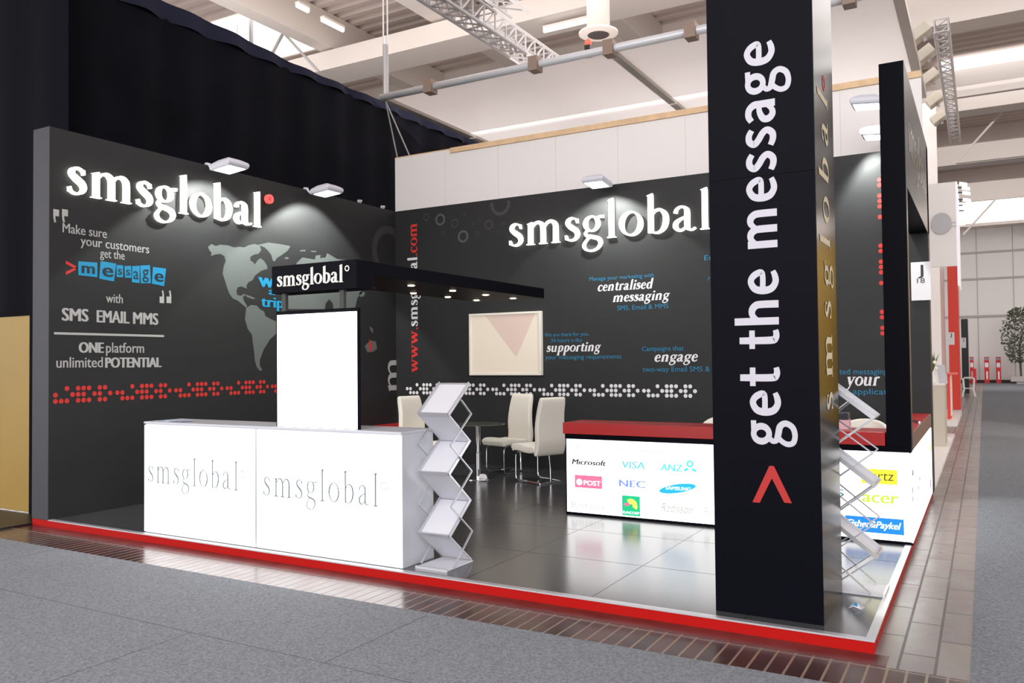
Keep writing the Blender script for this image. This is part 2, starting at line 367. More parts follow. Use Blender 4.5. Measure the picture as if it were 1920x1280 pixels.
M_dark = mat('dark plastic', (24, 25, 28), .4)

# ------------------------------------------------------------------ setting: the hall
M_wood = blocks('worn wood block floor', (88, 56, 54), (64, 46, 46), (150, 126, 112), .093, .345, .007, .2, offset=0, shift=(0, .21))
M_pave = blocks('worn aisle floor', (142, 133, 130), (122, 113, 110), (86, 76, 74), .62, .175, .008, .28, rot=math.pi/2, shift=(.1, .02), noise=.35)
mb = MB(); mb.quad((-40, -40, 0), (60, -40, 0), (60, 62, 0), (-40, 62, 0))
floor = tag(part('floor', mb, M_pave), 'worn brown hall floor beside the stand', kind='structure')
mb = MB(); mb.box(-.4, 8.19, -.56, -.185, -.02, .003)
part('floor_strip', mb, M_wood, floor)
mb = MB(); mb.box(-.4, 7.8, -.175, .0, -.02, .002)
part('floor_border', mb, mat('dark wood border', (84, 44, 42), .25, noise=.4, nscale=6), floor)
mb = MB(); mb.box(-30, 8.19, -30, -.555, -.01, .008)
single('aisle_carpet', mb, M_carpet, 'grey aisle carpet across the foreground in front of the stand', 'carpet', loc=(2, -3, 0))
mb = MB(); mb.box(8.19, 20, -.555, 55, -.01, .008); mb.box(8.19, 20, -30, -.555, -.01, .008)
single('aisle_carpet', mb, M_carpet, 'grey aisle carpet running back along the right side of the hall', 'carpet', loc=(10, 5, 0))
cf = [o for o in COL.objects if o.name == 'aisle_carpet'][0]
M_seam = mat('carpet seam', (84, 84, 88), .95)
part('seam', MB().box(-10, 8.1, -1.556, -1.55, .0075, .0086), M_seam, cf)
for xs_, y0_, y1_ in ((4.07, -3.5, -1.55), (5.14, -1.55, -.6), (1.1, -1.55, -.6), (6.9, -3.5, -1.55)): part('seam', MB().box(xs_-.003, xs_+.003, y0_, y1_, .0075, .0086), M_seam, cf)
M_ceil = mat('beige roof deck', (212, 198, 190), .8)
M_beam = mat('cream painted beam', (230, 220, 213), .7)
mb = MB(); prof = []
y = -14.0
while y < 57:
    prof += [(y, 9.9), (y+.16, 9.9), (y+.2, 10.0), (y+.36, 10.0)]; y += .4
n = len(prof)
mb.add([(x, a, b) for x in (-40, 40) for a, b in prof], [(i, i+1, n+i+1, n+i) for i in range(n-1)])
ceiling = tag(part('ceiling', mb, M_ceil), 'beige corrugated hall roof on cream beams', kind='structure')
def hbeam(name, x0, x1, y0, y1, z0, z1, mt=M_beam): return part(name, MB().box(x0, x1, y0, y1, z0, z1), mt, ceiling, bevel=.01)
hbeam('beam', -30, 40, 9.7, 10.65, 8.6, 9.05)
for yb in (14.4, 21.5, 28.8, 36.4, 44.4): hbeam('beam', -30, 40, yb, yb+.7, 8.6, 9.9)
for xb in (-8.6, -5.35, -2.1, 1.15, 4.4, 10.9, 14.2): hbeam('purlin', xb, xb+.42, -10, 56, 9.1, 9.9)
M_sky = mat('bright rooflight', (255, 255, 255), .5, emit=1.6)
for xa, xb, ya, yb in ((-8.05, -5.85, 8.6, 11.05),):
    part('rooflight', MB().box(xa, xb, ya, yb, 9.86, 9.9), M_sky, ceiling)
for yl, xe in ((20.7, 13), (29.4, 13), (38.0, 9.75), (46.8, 9.7)):
    part('rooflight', MB().box(7.4, xe, yl, yl+.8, 9.78, 9.88), M_sky, ceiling)
# bracing near the big rooflight
def pt(u, v, ax, val): return tuple(at(u, v, ax, val))
yb = 8.9
part('roof_post', MB().beam(pt(471, 2, 'y', yb), pt(471, 95, 'y', yb), .07), M_steel, ceiling)
part('roof_brace', MB().beam(pt(548, 30, 'y', yb), pt(508, 105, 'y', yb), .055), M_steel, ceiling)
part('roof_brace', MB().beam(pt(490, 15, 'y', yb), pt(598, 135, 'y', yb), .05), M_steel, ceiling)
part('roof_brace', MB().beam(pt(445, 30, 'y', yb), pt(444, 80, 'y', yb), .02), M_steel, ceiling)
for (a, b) in (((1783, 82), (1883, 20)), ((1793, 305), (1884, 204)), ((1806, 440), (1870, 370))):
    part('roof_brace', MB().beam(pt(*a, 'y', 26), pt(*b, 'y', 26), .06), M_beam, ceiling)
for u, v in ((1850, 170), (1850, 296), (1850, 372), (1850, 420)):
    p = at(u, v, 'z', 8.3); part('roof_pipe', MB().beam((7.6, p.y, 8.3), (14, p.y, 8.3), .16), M_beam, ceiling)
# far wall
mb = MB(); mb.box(-10, 40, 56, 56.3, 0, 10)
wf = tag(part('wall_far', mb, mat('pale far wall', (222, 216, 214), .7)), 'pale panelled wall at the far end of the hall', kind='structure')
mb = MB()
for z_ in (4.2, 6.6, 8.3): mb.box(-10, 40, 55.85, 56, z_, z_+.13)
for x_ in range(6, 14, 2): mb.box(x_-.02, x_+.02, 55.97, 56, 0, 10)
part('wall_rail', mb, mat('grey wall rail', (170, 165, 163), .7), wf)
mb = MB(); mb.box(-10, 40, 55.9, 56, 0, .18); part('baseboard', mb, M_dark, wf)

# ------------------------------------------------------------------ setting: stand platform and walls
mb = MB(); mb.box(-TW, XR-.03, .03, D+.3, 0, ZP)
plat = tag(part('floor_platform', mb, M_floor), 'raised stand floor of dark glossy panels', kind='structure')
fascia = MB(); fascia.box(-TW, XR, -.0, .03, 0, ZP-.004); fascia.box(XR-.03, XR, .03, D+.3, 0, ZP-.004)
part('fascia', fascia, M_red, plat, label='red front edge')
tr = MB(); tr.box(-.005, XR+.004, -.004, .045, ZP-.006, ZP+.004); tr.box(XR-.045, XR+.004, .045, 2.66, ZP-.006, ZP+.004)
part('edge_trim', tr, M_alu, plat, label='silver edge strip')
jt = MB()
for k in range(1, 8): jt.box(k*1.0-.002, k*1.0+.002, .05, 5.7, ZP, ZP+.0006)
for k in range(1, 6): jt.box(0, XR-.05, k*1.0-.002, k*1.0+.002, ZP, ZP+.0006)
part('panel_joint', jt, M_dark, plat)

mb = MB(); mb.box(-TW, 0, 0, D+TW, ZP, H)
wl = tag(part('wall_left', mb, M_wall), 'dark printed side wall of the stand', kind='structure')
part('wall_end', MB().box(-TW, 0, -.006, 0, ZP, H), M_wallend, wl)
mb = MB(); mb.box(0, 7.749, D, D+TW, ZP, H)
wb = tag(part('wall_back', mb, M_wall), 'dark printed rear wall of the stand', kind='structure')

def L(x, y, z=2): # zoomed crops used while measuring the photograph
    s = {2: (60, 280, 3.84), 3: (60, 560, 3.84)}[z]
    return FL.uv(s[0]+x/s[2], s[1]+y/s[2])
def dz(F, u, v0, v1): return abs(F.uv(u, v0)[1]-F.uv(u, v1)[1])
def wallprint(fn, name, *a, **k): return fn(name, *a, **k)
# left wall slogan
sans('slogan_print', 'Make sure', FL, L(220, 600), L(537, 635), .105, M_print, wl, .016)
sans('slogan_print', 'your customers', FL, L(350, 695), L(842, 742), .105, M_print, wl, .016)
sans('slogan_print', 'get the', FL, L(490, 780), L(666, 790), .1, M_print, wl, .012)
sans('slogan_print', 'with', FL, L(533, 1103), L(652, 1105), .105, M_print, wl, .018)
sans('slogan_print', 'SMS', FL, L(218, 158, 3), L(402, 162, 3), .14, M_print, wl, .055)
sans('slogan_print', 'EMAIL', FL, L(468, 172, 3), L(697, 175, 3), .14, M_print, wl, .055)
sans('slogan_print', 'MMS', FL, L(730, 182, 3), L(905, 185, 3), .14, M_print, wl, .055)
sans('slogan_print', 'ONE', FL, L(340, 388, 3), L(512, 388, 3), .118, M_print, wl, .075)
sans('slogan_print', 'platform', FL, L(533, 388, 3), L(805, 388, 3), .118, M_print, wl, .016)
sans('slogan_print', 'unlimited', FL, L(175, 494, 3), L(508, 494, 3), .118, M_print, wl, .016)
sans('slogan_print', 'POTENTIAL', FL, L(530, 494, 3), L(928, 493, 3), .118, M_print, wl, .075)
mb = MB(); a0, b0 = L(158, 248, 3); a1, b1 = L(950, 268, 3); rect(mb, FL, (a0, (b0+b1)/2-.012), (a1, (b0+b1)/2+.012))
part('rule_print', mb, M_print, wl)
def quote(mb, x, y, w, h, flip):  # one quotation mark: block head and curved tail
    pts = [(0, 1), (1, 1), (1, .5), (.95, .25), (.8, 0), (.5, .05), (.62, .3), (.62, .5), (0, .5)]
    q = [(p[0], 1-p[1]) if flip else (1-p[0], p[1]) for p in pts]
    mb.flat([FL.p(x+p[0]*w, y+p[1]*h, .002) for p in q])
mb = MB()
for x0, x1 in ((152, 194), (215, 258)): a, b = L(x0, 525); quote(mb, a, b, L(x1, 525)[0]-a, L(x0, 428)[1]-b, False)
for x0, x1 in ((918, 950), (968, 1002)): a, b = L(x0, 1105); quote(mb, a, b, L(x1, 1105)[0]-a, L(x0, 1012)[1]-b, True)
part('quote_print', mb, M_print, wl)
mb = MB()
pa = [L(243, 812), L(316, 853), L(243, 892)]
for p, q in ((pa[0], pa[1]), (pa[2], pa[1])):
    mb.quad(*[FL.p(x, y, .002) for x, y in ((p[0], p[1]+.018), (q[0]+.01, q[1]+.012), (q[0]+.01, q[1]-.012), (p[0], p[1]-.018))])
part('chevron_print', mb, M_printred, wl)
cards = [('m', (333, 805), (470, 815), (470, 920), (333, 905)), ('e', (493, 803), (605, 822), (590, 950), (483, 930)), ('s', (608, 832), (655, 834), (655, 920), (608, 918)),
         ('s', (665, 840), (712, 838), (716, 924), (668, 924)), ('a', (720, 840), (775, 838), (773, 962), (718, 955)), ('g', (778, 836), (848, 832), (855, 962), (782, 964)), ('e', (870, 846), (965, 858), (950, 984), (862, 966))]
mb = MB()
for c_, *q in cards: mb.quad(*[FL.p(*L(*p), .002) for p in q])
part('letter_cards', mb, M_cyan, wl)
M_cardl = mat('dark card letter', (18, 30, 40), .6)
for c_, p0, p1, p2, p3 in cards:
    xl, xr = (p0[0]+p3[0])/2, (p1[0]+p2[0])/2; yb_ = (p2[1]+p3[1])/2; hh = yb_-(p0[1]+p1[1])/2; w_ = xr-xl
    off = .3 if c_ == 'g' else .2
    sans('card_letter', c_, FL, L(xl+w_*.2, yb_-hh*off), L(xr-w_*.16, yb_-hh*off), dz(FL, 250, 0, hh*.2), M_cardl, wl, .03 if c_ in 'me' else 0, d0=.004)
mb = MB(); a0 = FL.uv(91, 738)[0]; a1 = FL.uv(217.6, 733)[0]
z0 = (FL.uv(122.5, 726.7)[1]+FL.uv(492, 717)[1])/2; z1 = (FL.uv(101.7, 750)[1]+FL.uv(491.5, 735.8)[1])/2
per = (FL.uv(424.6, 728)[0]-a0)/3
dotband(mb, FL, a0+.01, per, 6, z0, z1, FL.uv(610, 730)[0], .02); part('dot_pattern', mb, M_printred, wl)
# world map on the left wall
def Mp(x, y): return FL.uv(370+x/3.764, 420+y/3.764)
MAPS = [[(75,160),(100,140),(130,155),(160,145),(215,150),(260,165),(300,160),(330,165),(360,150),(400,140),(440,150),(450,185),(430,210),(400,215),(375,230),(372,255),(395,270),(405,285),(425,255),(445,240),(470,260),(490,290),(495,315),(450,330),(430,345),(405,365),(390,395),(360,410),(345,435),(350,455),(310,440),(285,445),(275,470),(280,500),(310,505),(330,490),(345,500),(320,515),(330,545),(350,575),(345,590),(320,570),(285,540),(250,525),(225,490),(210,450),(195,400),(178,350),(185,300),(200,260),(190,225),(160,210),(125,215),(95,225),(100,200),(85,185)],
 [(430,146),(500,130),(580,140),(655,155),(640,185),(600,215),(560,240),(545,265),(530,255),(522,220),(500,190),(475,165)],
 [(345,590),(380,570),(420,575),(440,600),(470,615),(480,650),(520,670),(560,690),(560,770),(510,815),(490,850),(470,880),(455,920),(440,960),(440,1000),(460,1030),(440,1035),(420,1010),(405,960),(400,900),(390,830),(385,780),(355,740),(335,670),(340,630)],
 [(325,490),(380,510),(410,525),(395,530),(350,515)],
 [(612,240),(630,232),(648,240),(632,248)], [(725,184),(760,182),(765,190),(725,192)], [(800,188),(840,190),(838,197),(805,195)],
 [(700,275),(740,235),(830,250),(835,222),(870,218),(865,240),(905,235),(915,205),(985,245),(1080,258),(1150,300),(1165,480),(1130,520),(1110,600),(1060,600),(1040,570),(1010,560),(1000,600),(960,600),(955,560),(930,530),(905,560),(900,600),(640,600),(615,560),(620,480),(640,400),(700,330)],
 [(1140,490),(1160,470),(1185,485),(1175,510),(1150,515)],
 [(1215,720),(1240,740),(1238,770),(1222,750)], [(1180,860),(1220,820),(1260,830),(1268,880),(1240,900),(1200,905)]]
mb = MB()
for poly in MAPS: mb.flat([FL.p(*Mp(*p), .0015) for p in poly])
part('world_map', mb, M_map, wl)
mb = MB(); mb.flat([FL.p(*Mp(*p), .003) for p in ((1212, 810), (1232, 850), (1228, 890), (1212, 895))]); part('map_mark', mb, M_printred, wl)
sans('map_print', 'w', FL, FL.uv(485, 539), FL.uv(513, 537), .2, M_cyan, wl, .045, d0=.004)
sans('map_print', 'a', FL, FL.uv(504, 553), FL.uv(515, 552), .1, M_cyan, wl, .04, d0=.004)
sans('map_print', 'trip', FL, FL.uv(490, 577), FL.uv(531, 575), .15, M_cyan, wl, .045, d0=.004)
FLV = Frame((0, 0, 0), (0, 0, 1), (0, -1, 0), (1, 0, 0))   # lettering that reads upward on the left wall
serif('turned_print', 'm', FLV, (FLV.uv(735, 738)[0], -D-.12), (FLV.uv(735, 664)[0], -D-.12), .34, M_print, wl, bold=1)
mb = MB(); ringm(mb, FL, 5.55, 3.42, .42, .12, top=H-.02); part('ring_print', mb, M_ringf, wl)

# back wall prints
def Bz(x, y, z=7):
    s = {7: (1000, 440, 4.0), 6: (740, 330, 3.2), 3: (640, 360, 5.334)}[z]
    return FB.uv(s[0]+x/s[2], s[1]+y/s[2])
def line(s, x0, y0, x1, y1, cap, mt, bold=0): sans('slogan_print', s, FB, Bz(x0, y0), Bz(x1, y1), cap, mt, wb, bold)
line('Manage your marketing with', 422, 340, 905, 322, .058, M_cyan2)
line('SMS, Email & MMS', 630, 563, 1014, 553, .068, M_cyan2)
line('We are there for you..', 83, 762, 425, 758, .058, M_cyan2)
line('24 hours a day', 132, 804, 368, 803, .058, M_cyan2)
line('your messaging requirements', 90, 935, 660, 926, .066, M_cyan2)
line('Campaigns that', 815, 872, 1128, 867, .068, M_cyan2)
line('two-way Email SMS & M', 820, 1028, 1385, 1022, .072, M_cyan2)
line('En', 1282, 190, 1352, 188, .07, M_cyan2)
line('re', 1312, 343, 1350, 342, .07, M_cyan2)
def ital(s, x0, y0, x1, y1, xh): serif('slogan_print', s, FB, Bz(x0, y0), Bz(x1, y1), xh, M_printw, wb, bold=1.4, shear=.2, minw=.14)
ital('centralised', 480, 423, 893, 404, .09); ital('messaging', 592, 500, 1017, 490, .09)
ital('supporting', 98, 878, 500, 872, .09); ital('engage', 905, 952, 1230, 949, .096)
sans('slogan_print', 'ted messaging', FB, FB.uv(1574, 700), FB.uv(1664, 703), .072, M_cyan2, wb)
serif('slogan_print', 'your', FB, FB.uv(1586, 722.5), FB.uv(1648, 723), .108, M_printw, wb, bold=1.4, shear=.2, minw=.14)
sans('slogan_print', 'or applicat', FB, FB.uv(1574, 738), FB.uv(1664, 740), .074, M_cyan2, wb)
FBV = Frame((0, D, 0), (0, 0, 1), (-1, 0, 0), (0, -1, 0))   # reads upward on the back wall
xb_ = -FB.uv(783, 560)[0]
za, zb_ = FB.uv(775, 698)[1], FB.uv(775, 417)[1]
full = swidth('www.smsglobal.com'); q = (zb_-za)/full
cur = za
for s_, mt_ in (('www.', M_printred), ('smsglobal', M_printw), ('.com', M_printred)):
    w_ = swidth(s_)*q
    serif('address_print', s_, FBV, (cur, xb_), (cur+w_, xb_), .125, mt_, wb, bold=1.35, minw=.1); cur += w_
mb = MB(); a0 = FB.uv(763.7, 730)[0]; per = (FB.uv(1207.5, 730)[0]-a0)/5
za = (FB.uv(782, 722)[1]+FB.uv(1290, 723)[1])/2; zb_ = (FB.uv(773, 737)[1]+FB.uv(1290, 740.5)[1])/2
dotband(mb, FB, a0, per, 6, za, zb_); part('dot_pattern', mb, M_printw, wb)
mb = MB(); za, zb_ = FB.uv(1650, 531)[1], FB.uv(1649, 337)[1]
sp_ = (FB.uv(1652, 409.5)[1]-FB.uv(1652, 506)[1]) if False else 0
stp = (FB.uv(1649, 337)[1]-FB.uv(1651, 406.6)[1])/7; zt = FB.uv(1649, 337)[1]; xc = FB.uv(1650, 400)[0]
for p in range(3):
    for i, row in DOTS:
        z_ = zt-(10-i)*stp-p*12.4*stp
        if z_ > 1.9: disc(mb, FB, xc+row*stp*.9, z_, stp*.42)
part('dot_pattern', mb, M_printred, wb)
mb = MB(); mf = MB()
for x, y, r, br in ((990, 275, 70, 1), (1218, 443, 72, 1), (850, 250, 46, 0), (1135, 312, 52, 0), (1475, 325, 54, 0), (1020, 410, 26, 0), (1235, 215, 18, 0), (1320, 315, 18, 0), (1385, 278, 18, 0), (1360, 412, 26, 0), (1615, 318, 20, 0), (1590, 120, 130, 0)):
    a, b = Bz(x, y, 3); R_ = r/5.334*.0072
    ringm(mb if br else mf, FB, a, b, R_, R_*(.34 if br else .3), top=H-.03)
part('ring_print', mb, M_ring, wb); part('ring_print', mf, M_ringf, wb)

# raised lit lettering
def sign3d(label, F, A, B, xh, ring, loc):
    t = thing('illuminated_sign', label, 'sign', loc)
    serif('letter', 'smsglobal', F, A, B, xh, M_letter, t, depth=.05, each=True, d0=.012, bold=.86, minw=.065)
    mb = MB(); a, b, r = ring; n = 24
    for k in range(n):
        t0, t1 = 2*math.pi*k/n, 2*math.pi*(k+1)/n
        q = [F.p(a+rr*math.cos(tt), b+rr*math.sin(tt), .012) for rr, tt in ((r*.48, t0), (r, t0), (r, t1), (r*.48, t1))]
        mb.prism(q, F.n*.05)
    part('ring', mb, M_letterred, t, label='small red ring after the name')
    return t
a0, b0 = L(243, 367); a1, b1 = L(1640, 555)
sign3d('white illuminated serif lettering on the left wall, with a small red ring', FL, (a0-.01, 3.43), (FL.uv(486, 424)[0]+.02, 3.43), .3, (FL.uv(500.6, 373.8)[0], FL.uv(500.6, 373.8)[1], .062), (0, 1.4, 3.43))
sign3d('white illuminated serif lettering high on the back wall', FB, (Bz(700, 427, 6)[0]-.02, 3.343), (5.24, 3.343), .352, (5.42, 3.86, .08), (3.7, D, 3.343))

# ------------------------------------------------------------------ floodlights on arms above the walls
M_lamp = mat('grey lamp housing', (215, 215, 226), .5); M_lampglass = mat('lit lamp glass', (255, 255, 250), .3, emit=6)
def flood():
    t = thing('floodlight', 'floodlight', 'floodlight')   # local: arm starts at origin on the wall top, head reaches out along +X
    hd = MB(); ring = []
    for x0, x1, y_, zb, zf in ((.2, .53, .15, .0, .03), (.2, .55, .165, .035, .065), (.22, .54, .155, .07, .1), (.28, .46, .09, .125, .14)):
        ring += [(x0, -y_, zb), (x0, y_, zb), (x1, y_, zf), (x1, -y_, zf)]
    hd.add(ring, [(0, 1, 2, 3), (12, 13, 14, 15)]+[(i*4+k, i*4+(k+1) % 4, i*4+4+(k+1) % 4, i*4+4+k) for i in range(3) for k in range(4)])
    part('housing', hd, M_lamp, t, bevel=.01, local=True)
    gl = MB(); gl.add([(x, y_, z+d_) for d_ in (-.006, .01) for x, y_, z in ((.245, -.115, .004), (.245, .115, .004), (.51, .125, .028), (.51, -.125, .028))],
                      [(0, 1, 2, 3), (4, 5, 6, 7), (0, 1, 5, 4), (1, 2, 6, 5), (2, 3, 7, 6), (3, 0, 4, 7)])
    part('lens', gl, M_lampglass, t, local=True)
    part('arm', MB().tube([(-.05, 0, .13), (0, 0, .13), (.06, 0, .066), (.21, 0, .05)], .016), M_lamp, t, local=True)
    part('clamp', MB().box(-.03, .01, -.03, .03, .116, .145), M_lamp, t, local=True)
    return t
fl0 = flood()
def place_flood(first, loc, rz, label, watts, riser=0):
    o = fl0 if first else dup(fl0, loc, rz)
    o.location = loc; o.rotation_euler = (0, 0, rz); o['label'] = label; o['group'] = 'floodlights along the stand walls'
    if riser: part('riser', MB().box(-.028, .008, -.02, .02, -riser+.1165, .118), M_steel, o, local=True)
    if not watts: return
    d = Vector((math.cos(rz), math.sin(rz), 0)); p = Vector(loc)+d*.55+Vector((0, 0, -.03))
    lamp('floodlight_beam', 'SPOT', p, watts, (.95, 1, .95), p+Vector((0, 0, -1))-d*.52, spot_size=math.radians(108), spot_blend=.1, shadow_soft_size=.06)
for i, (u, v, lab) in enumerate(((433, 312, 'floodlight above the letters of the left wall sign'), (615, 358, 'floodlight right of the left wall sign, above the map'), (690, 379, 'floodlight near the wall corner, only a tip showing over the left wall'), (733, 389, 'floodlight right at the wall corner, its tip barely over the left wall'))):
    yw = FL.uv(u, v)[0]
    p = at(u, v, 'x', .4 if i < 2 else -.1)
    place_flood(i == 0, (0, p.y, 3.985) if i < 2 else (-.28, p.y, 4.08), 0 if i < 2 else math.pi, lab, 190 if i < 2 else 0, 0 if i < 2 else .095)
place_flood(False, (at(1118, 338, 'y', D-.4).x, D, 4.02), -math.pi/2, 'floodlight above the letters of the back wall sign', 170)

# ------------------------------------------------------------------ reception counter
cx0, cx1, cy0, cy1, cz = 1.4152, 4.4358, .06, .48, 1.1064; cm = 2.8916
t = thing('reception_counter', 'long white reception counter with two glowing front panels on the stand edge', 'counter', ((cx0+cx1)/2, (cy0+cy1)/2, ZP))
part('body', MB().box(cx0+.012, cx1, cy0+.012, cy1, ZP, cz-.02), M_white, t, bevel=.004)
part('worktop', MB().box(cx0, cx1, cy0, cy1, cz-.02, cz), M_white, t, bevel=.003)
Fc = Frame((0, cy0, 0), (1, 0, 0), (0, 0, 1), (0, -1, 0))
for xa, xb in ((cx0+.012, cm-.012), (cm+.012, cx1-.004)):
    p = part('front_panel', MB().box(xa, xb, cy0, cy0+.012, ZP+.012, cz-.032), M_glow, t)
part('seam', MB().box(cm-.012, cm+.012, cy0+.002, cy0+.014, ZP+.01, cz-.02), M_alu, t)
M_edge = mat('shaded letter edge', (112, 122, 126), .5)  # white letters as thin grey strokes: shade along their edges put into the colour
def zc(x, y): return Fc.uv(240+x/2.909, 760+y/2.909)
for (x0, y0, x1, y1), dd in (((117, 418, 598, 472), 0), ((748, 492, 1362, 555), 0)):
    A = zc(x0, y0); B = zc(x1, y1)
    xa = (B[0]-A[0])/swidth('smsglobal', track=.12)
    serif('raised_letter', 'smsglobal', Fc, (A[0]-.02, A[1]), (B[0]+.02, A[1]), xa*1.16, M_edge, t, depth=.004, bold=.4, track=.12, minw=.032, each=True)
for x, y in ((627, 376), (1398, 440)):
    mb = MB(); ringm(mb, Fc, *zc(x, y), .035, .008, d=.004); part('raised_ring', mb, mat('pale ring', (160, 168, 172), .5, emit=.2), t)
mb = MB(); bx, by = 1.58, .2
for k, (a, dx, dy) in enumerate(((.1, 0, 0), (-.2, .12, .03), (.05, .2, -.02))):
    c, s_ = math.cos(a), math.sin(a)
    q = [(bx+dx+c*x-s_*y_, by+dy+s_*x+c*y_) for x, y_ in ((-.1, -.07), (.1, -.07), (.1, .07), (-.1, .07))]
    mb.prism([(x, y_, cz+.001+k*.003) for x, y_ in q], (0, 0, .0025))
bro = single('brochure', mb, mat('glossy brochure', (190, 205, 225), .3, noise=.4, nscale=20), 'glossy brochures fanned out on the left end of the white counter', 'brochure', loc=(bx, by, cz))

# ------------------------------------------------------------------ glowing tower, header sign and canopy
tx0, tx1, ty0, ty1 = 3.085, 3.985, .095, .135
t = thing('lightbox_tower', 'tall glowing white lightbox standing on the reception counter', 'lightbox', (3.54, .18, cz))
part('cabinet', MB().box(tx0, tx1, ty0+.01, ty1, cz, 2.075), M_black, t, bevel=.004)
part('screen', MB().box(tx0+.025, tx1-.012, ty0, ty0+.012, cz+.004, 2.045), M_glow, t)
for px_ in (548, 656):
    x = at(px_, 565, 'y', .2).x
    part('post', MB().box(x-.022, x+.022, .1, .132, 2.075, 2.2245), M_dark, t)
Fs = Frame((0, .07, 0), (1, 0, 0), (0, 0, 1), (0, -1, 0))
t = thing('canopy', 'black header sign with thin canopy reaching back over the seating', 'canopy', (3.54, 1.8, 2.224))
hd = part('header', MB().box(3.075, 4.0, .07, .28, 2.2245, 2.455), M_black, t, bevel=.003)
A = Fs.uv(521, 537.5); B = Fs.uv(645, 529)
serif('header_letter', 'smsglobal', Fs, (A[0], (A[1]+B[1])/2), (B[0], (A[1]+B[1])/2), .088, mat('white header letter', (225, 222, 215), .5, emit=.25), hd, depth=.01, minw=.08, each=True)
mb = MB(); ringm(mb, Fs, *Fs.uv(651.5, 503), .024, .009, d=.006); part('header_ring', mb, MATS['white header letter'], hd)
slab = part('slab', MB().box(3.1, 3.985, .28, 3.3, 2.345, 2.457), M_black, t, bevel=.003)
M_down = mat('warm lamp', (255, 226, 190), .4, emit=9)
for yd in (1.12, 1.8, 2.42, 3.0):
    for xd in (3.27, 3.75):
        dl = part('downlight', MB().lathe([(.05, 0), (.05, -.006), (.036, -.006)], (xd, yd, 2.345)), M_chrome, t)
        part('bulb', MB().lathe([(.032, 0), (.03, -.006)], (xd, yd, 2.3385), 14), M_down, dl)
        lamp('downlight_beam', 'SPOT', (xd, yd, 2.31), 7, (1, .8, .6), (xd, yd, 0), spot_size=1.6, spot_blend=.6, shadow_soft_size=.04)

# ------------------------------------------------------------------ wall screen
sx0, sx1, sz0, sz1 = 1.45, 2.694, 1.432, 2.37
t = thing('wall_screen', 'cream framed screen on the back wall below the canopy', 'screen', ((sx0+sx1)/2, D, sz0))
fr = MB(); w_ = .035
fr.box(sx0, sx1, D-.07, D-.002, sz0, sz0+w_); fr.box(sx0, sx1, D-.07, D-.002, sz1-w_, sz1); fr.box(sx0, sx0+w_, D-.07, D-.002, sz0+w_, sz1-w_); fr.box(sx1-w_, sx1, D-.07, D-.002, sz0+w_, sz1-w_)
part('frame', fr, mat('cream frame', (232, 226, 215), .5), t, bevel=.005)
pn = part('panel', MB().box(sx0+w_, sx1-w_, D-.055, D-.002, sz0+w_, sz1-w_), mat('cream screen', (226, 214, 196), .4, emit=.12), t)
Fp = Frame((0, D-.055, 0), (1, 0, 0), (0, 0, 1), (0, -1, 0))
mb = MB(); mb.flat([Fp.p(*Fp.uv(780+x/5.332, 480+y/5.332), .001) for x, y in ((690, 588), (1190, 575), (1010, 1000), (985, 990))])
part('screen_picture', mb, mat('pink screen wedge', (214, 190, 178), .4, emit=.11), pn)

# ------------------------------------------------------------------ chairs, table, cabinet
def make_chair():
    t = thing('cantilever_chair', 'chair', 'chair')
    def shell(prof, th, w0, w1, n=9):
        mb = MB(); P = cr([(x, z, w) for x, z, w in prof], 5); L_ = []; R_ = []
        for i, p in enumerate(P):
            a = P[max(i-1, 0)]; b = P[min(i+1, len(P)-1)]; d = Vector((b.x-a.x, b.y-a.y)).normalized()
            k = min(i, len(P)-1-i); th_ = th*(.55 if k == 0 else .85 if k == 1 else 1)/2
            nx, nz = -d.y*th_, d.x*th_
            L_.append((p.x+nx, p.y+nz, p.z)); R_.append((p.x-nx, p.y-nz, p.z))
        N = len(P); vs = []; fs = []
        ys = [-1, -.9, 0, .9, 1]
        for S in (L_, R_):
            for x, z, w in S:
                for y_ in ys: vs.append((x, y_*w/2, z))
        m_ = len(ys)
        for side in (0, 1):
            for i in range(N-1):
                for k in range(m_-1):
                    o_ = side*N*m_; fs.append((o_+i*m_+k, o_+i*m_+k+1, o_+(i+1)*m_+k+1, o_+(i+1)*m_+k))
        for i in range(N-1):
            for k in (0, m_-1): fs.append((i*m_+k, (i+1)*m_+k, N*m_+(i+1)*m_+k, N*m_+i*m_+k))
        for i in (0, N-1):
            for k in range(m_-1): fs.append((i*m_+k, i*m_+k+1, N*m_+i*m_+k+1, N*m_+i*m_+k))
        mb.add(vs, fs); return mb
    part('seat', shell([(-.19, .44, .46), (-.05, .43, .46), (.12, .45, .46), (.23, .45, .46), (.29, .42, .44)], .085, .46, .46), M_leather, t, bevel=.012, smooth=True, local=True)
    part('backrest', shell([(-.21, .36, .46), (-.245, .52, .46), (-.235, .7, .45), (-.25, .88, .42), (-.30, 1.1, .39)], .075, .46, .4), M_leather, t, bevel=.012, smooth=True, local=True)
    for s_ in (-1, 1):
        y_ = s_*.185
        pts = [(-.12, y_, .395), (.12, y_, .395), (.2, y_, .385), (.235, y_, .35), (.24, y_, .3), (.24, y_, .08), (.23, y_, .035), (.19, y_, .013), (0, y_, .018), (-.2, y_, .012), (-.25, y_, .012)]
        part('leg', MB().tube(pts, .0115), M_chrome, t, local=True)
    part('rear_bar', MB().tube([(-.25, -.185, .012), (-.25, .185, .012)], .0115), M_chrome, t, local=True)
    part('foot_plate', MB().box(-.3, -.22, -.2, .2, 0, .006), M_chrome, t, local=True)
    part('rear_post', MB().tube([(-.22, .0, .39), (-.245, 0, .2), (-.25, 0, .015)], .014), M_chrome, t, local=True)
    return t
ch = make_chair()
G_ch = 'cream leather chairs around the glass table'
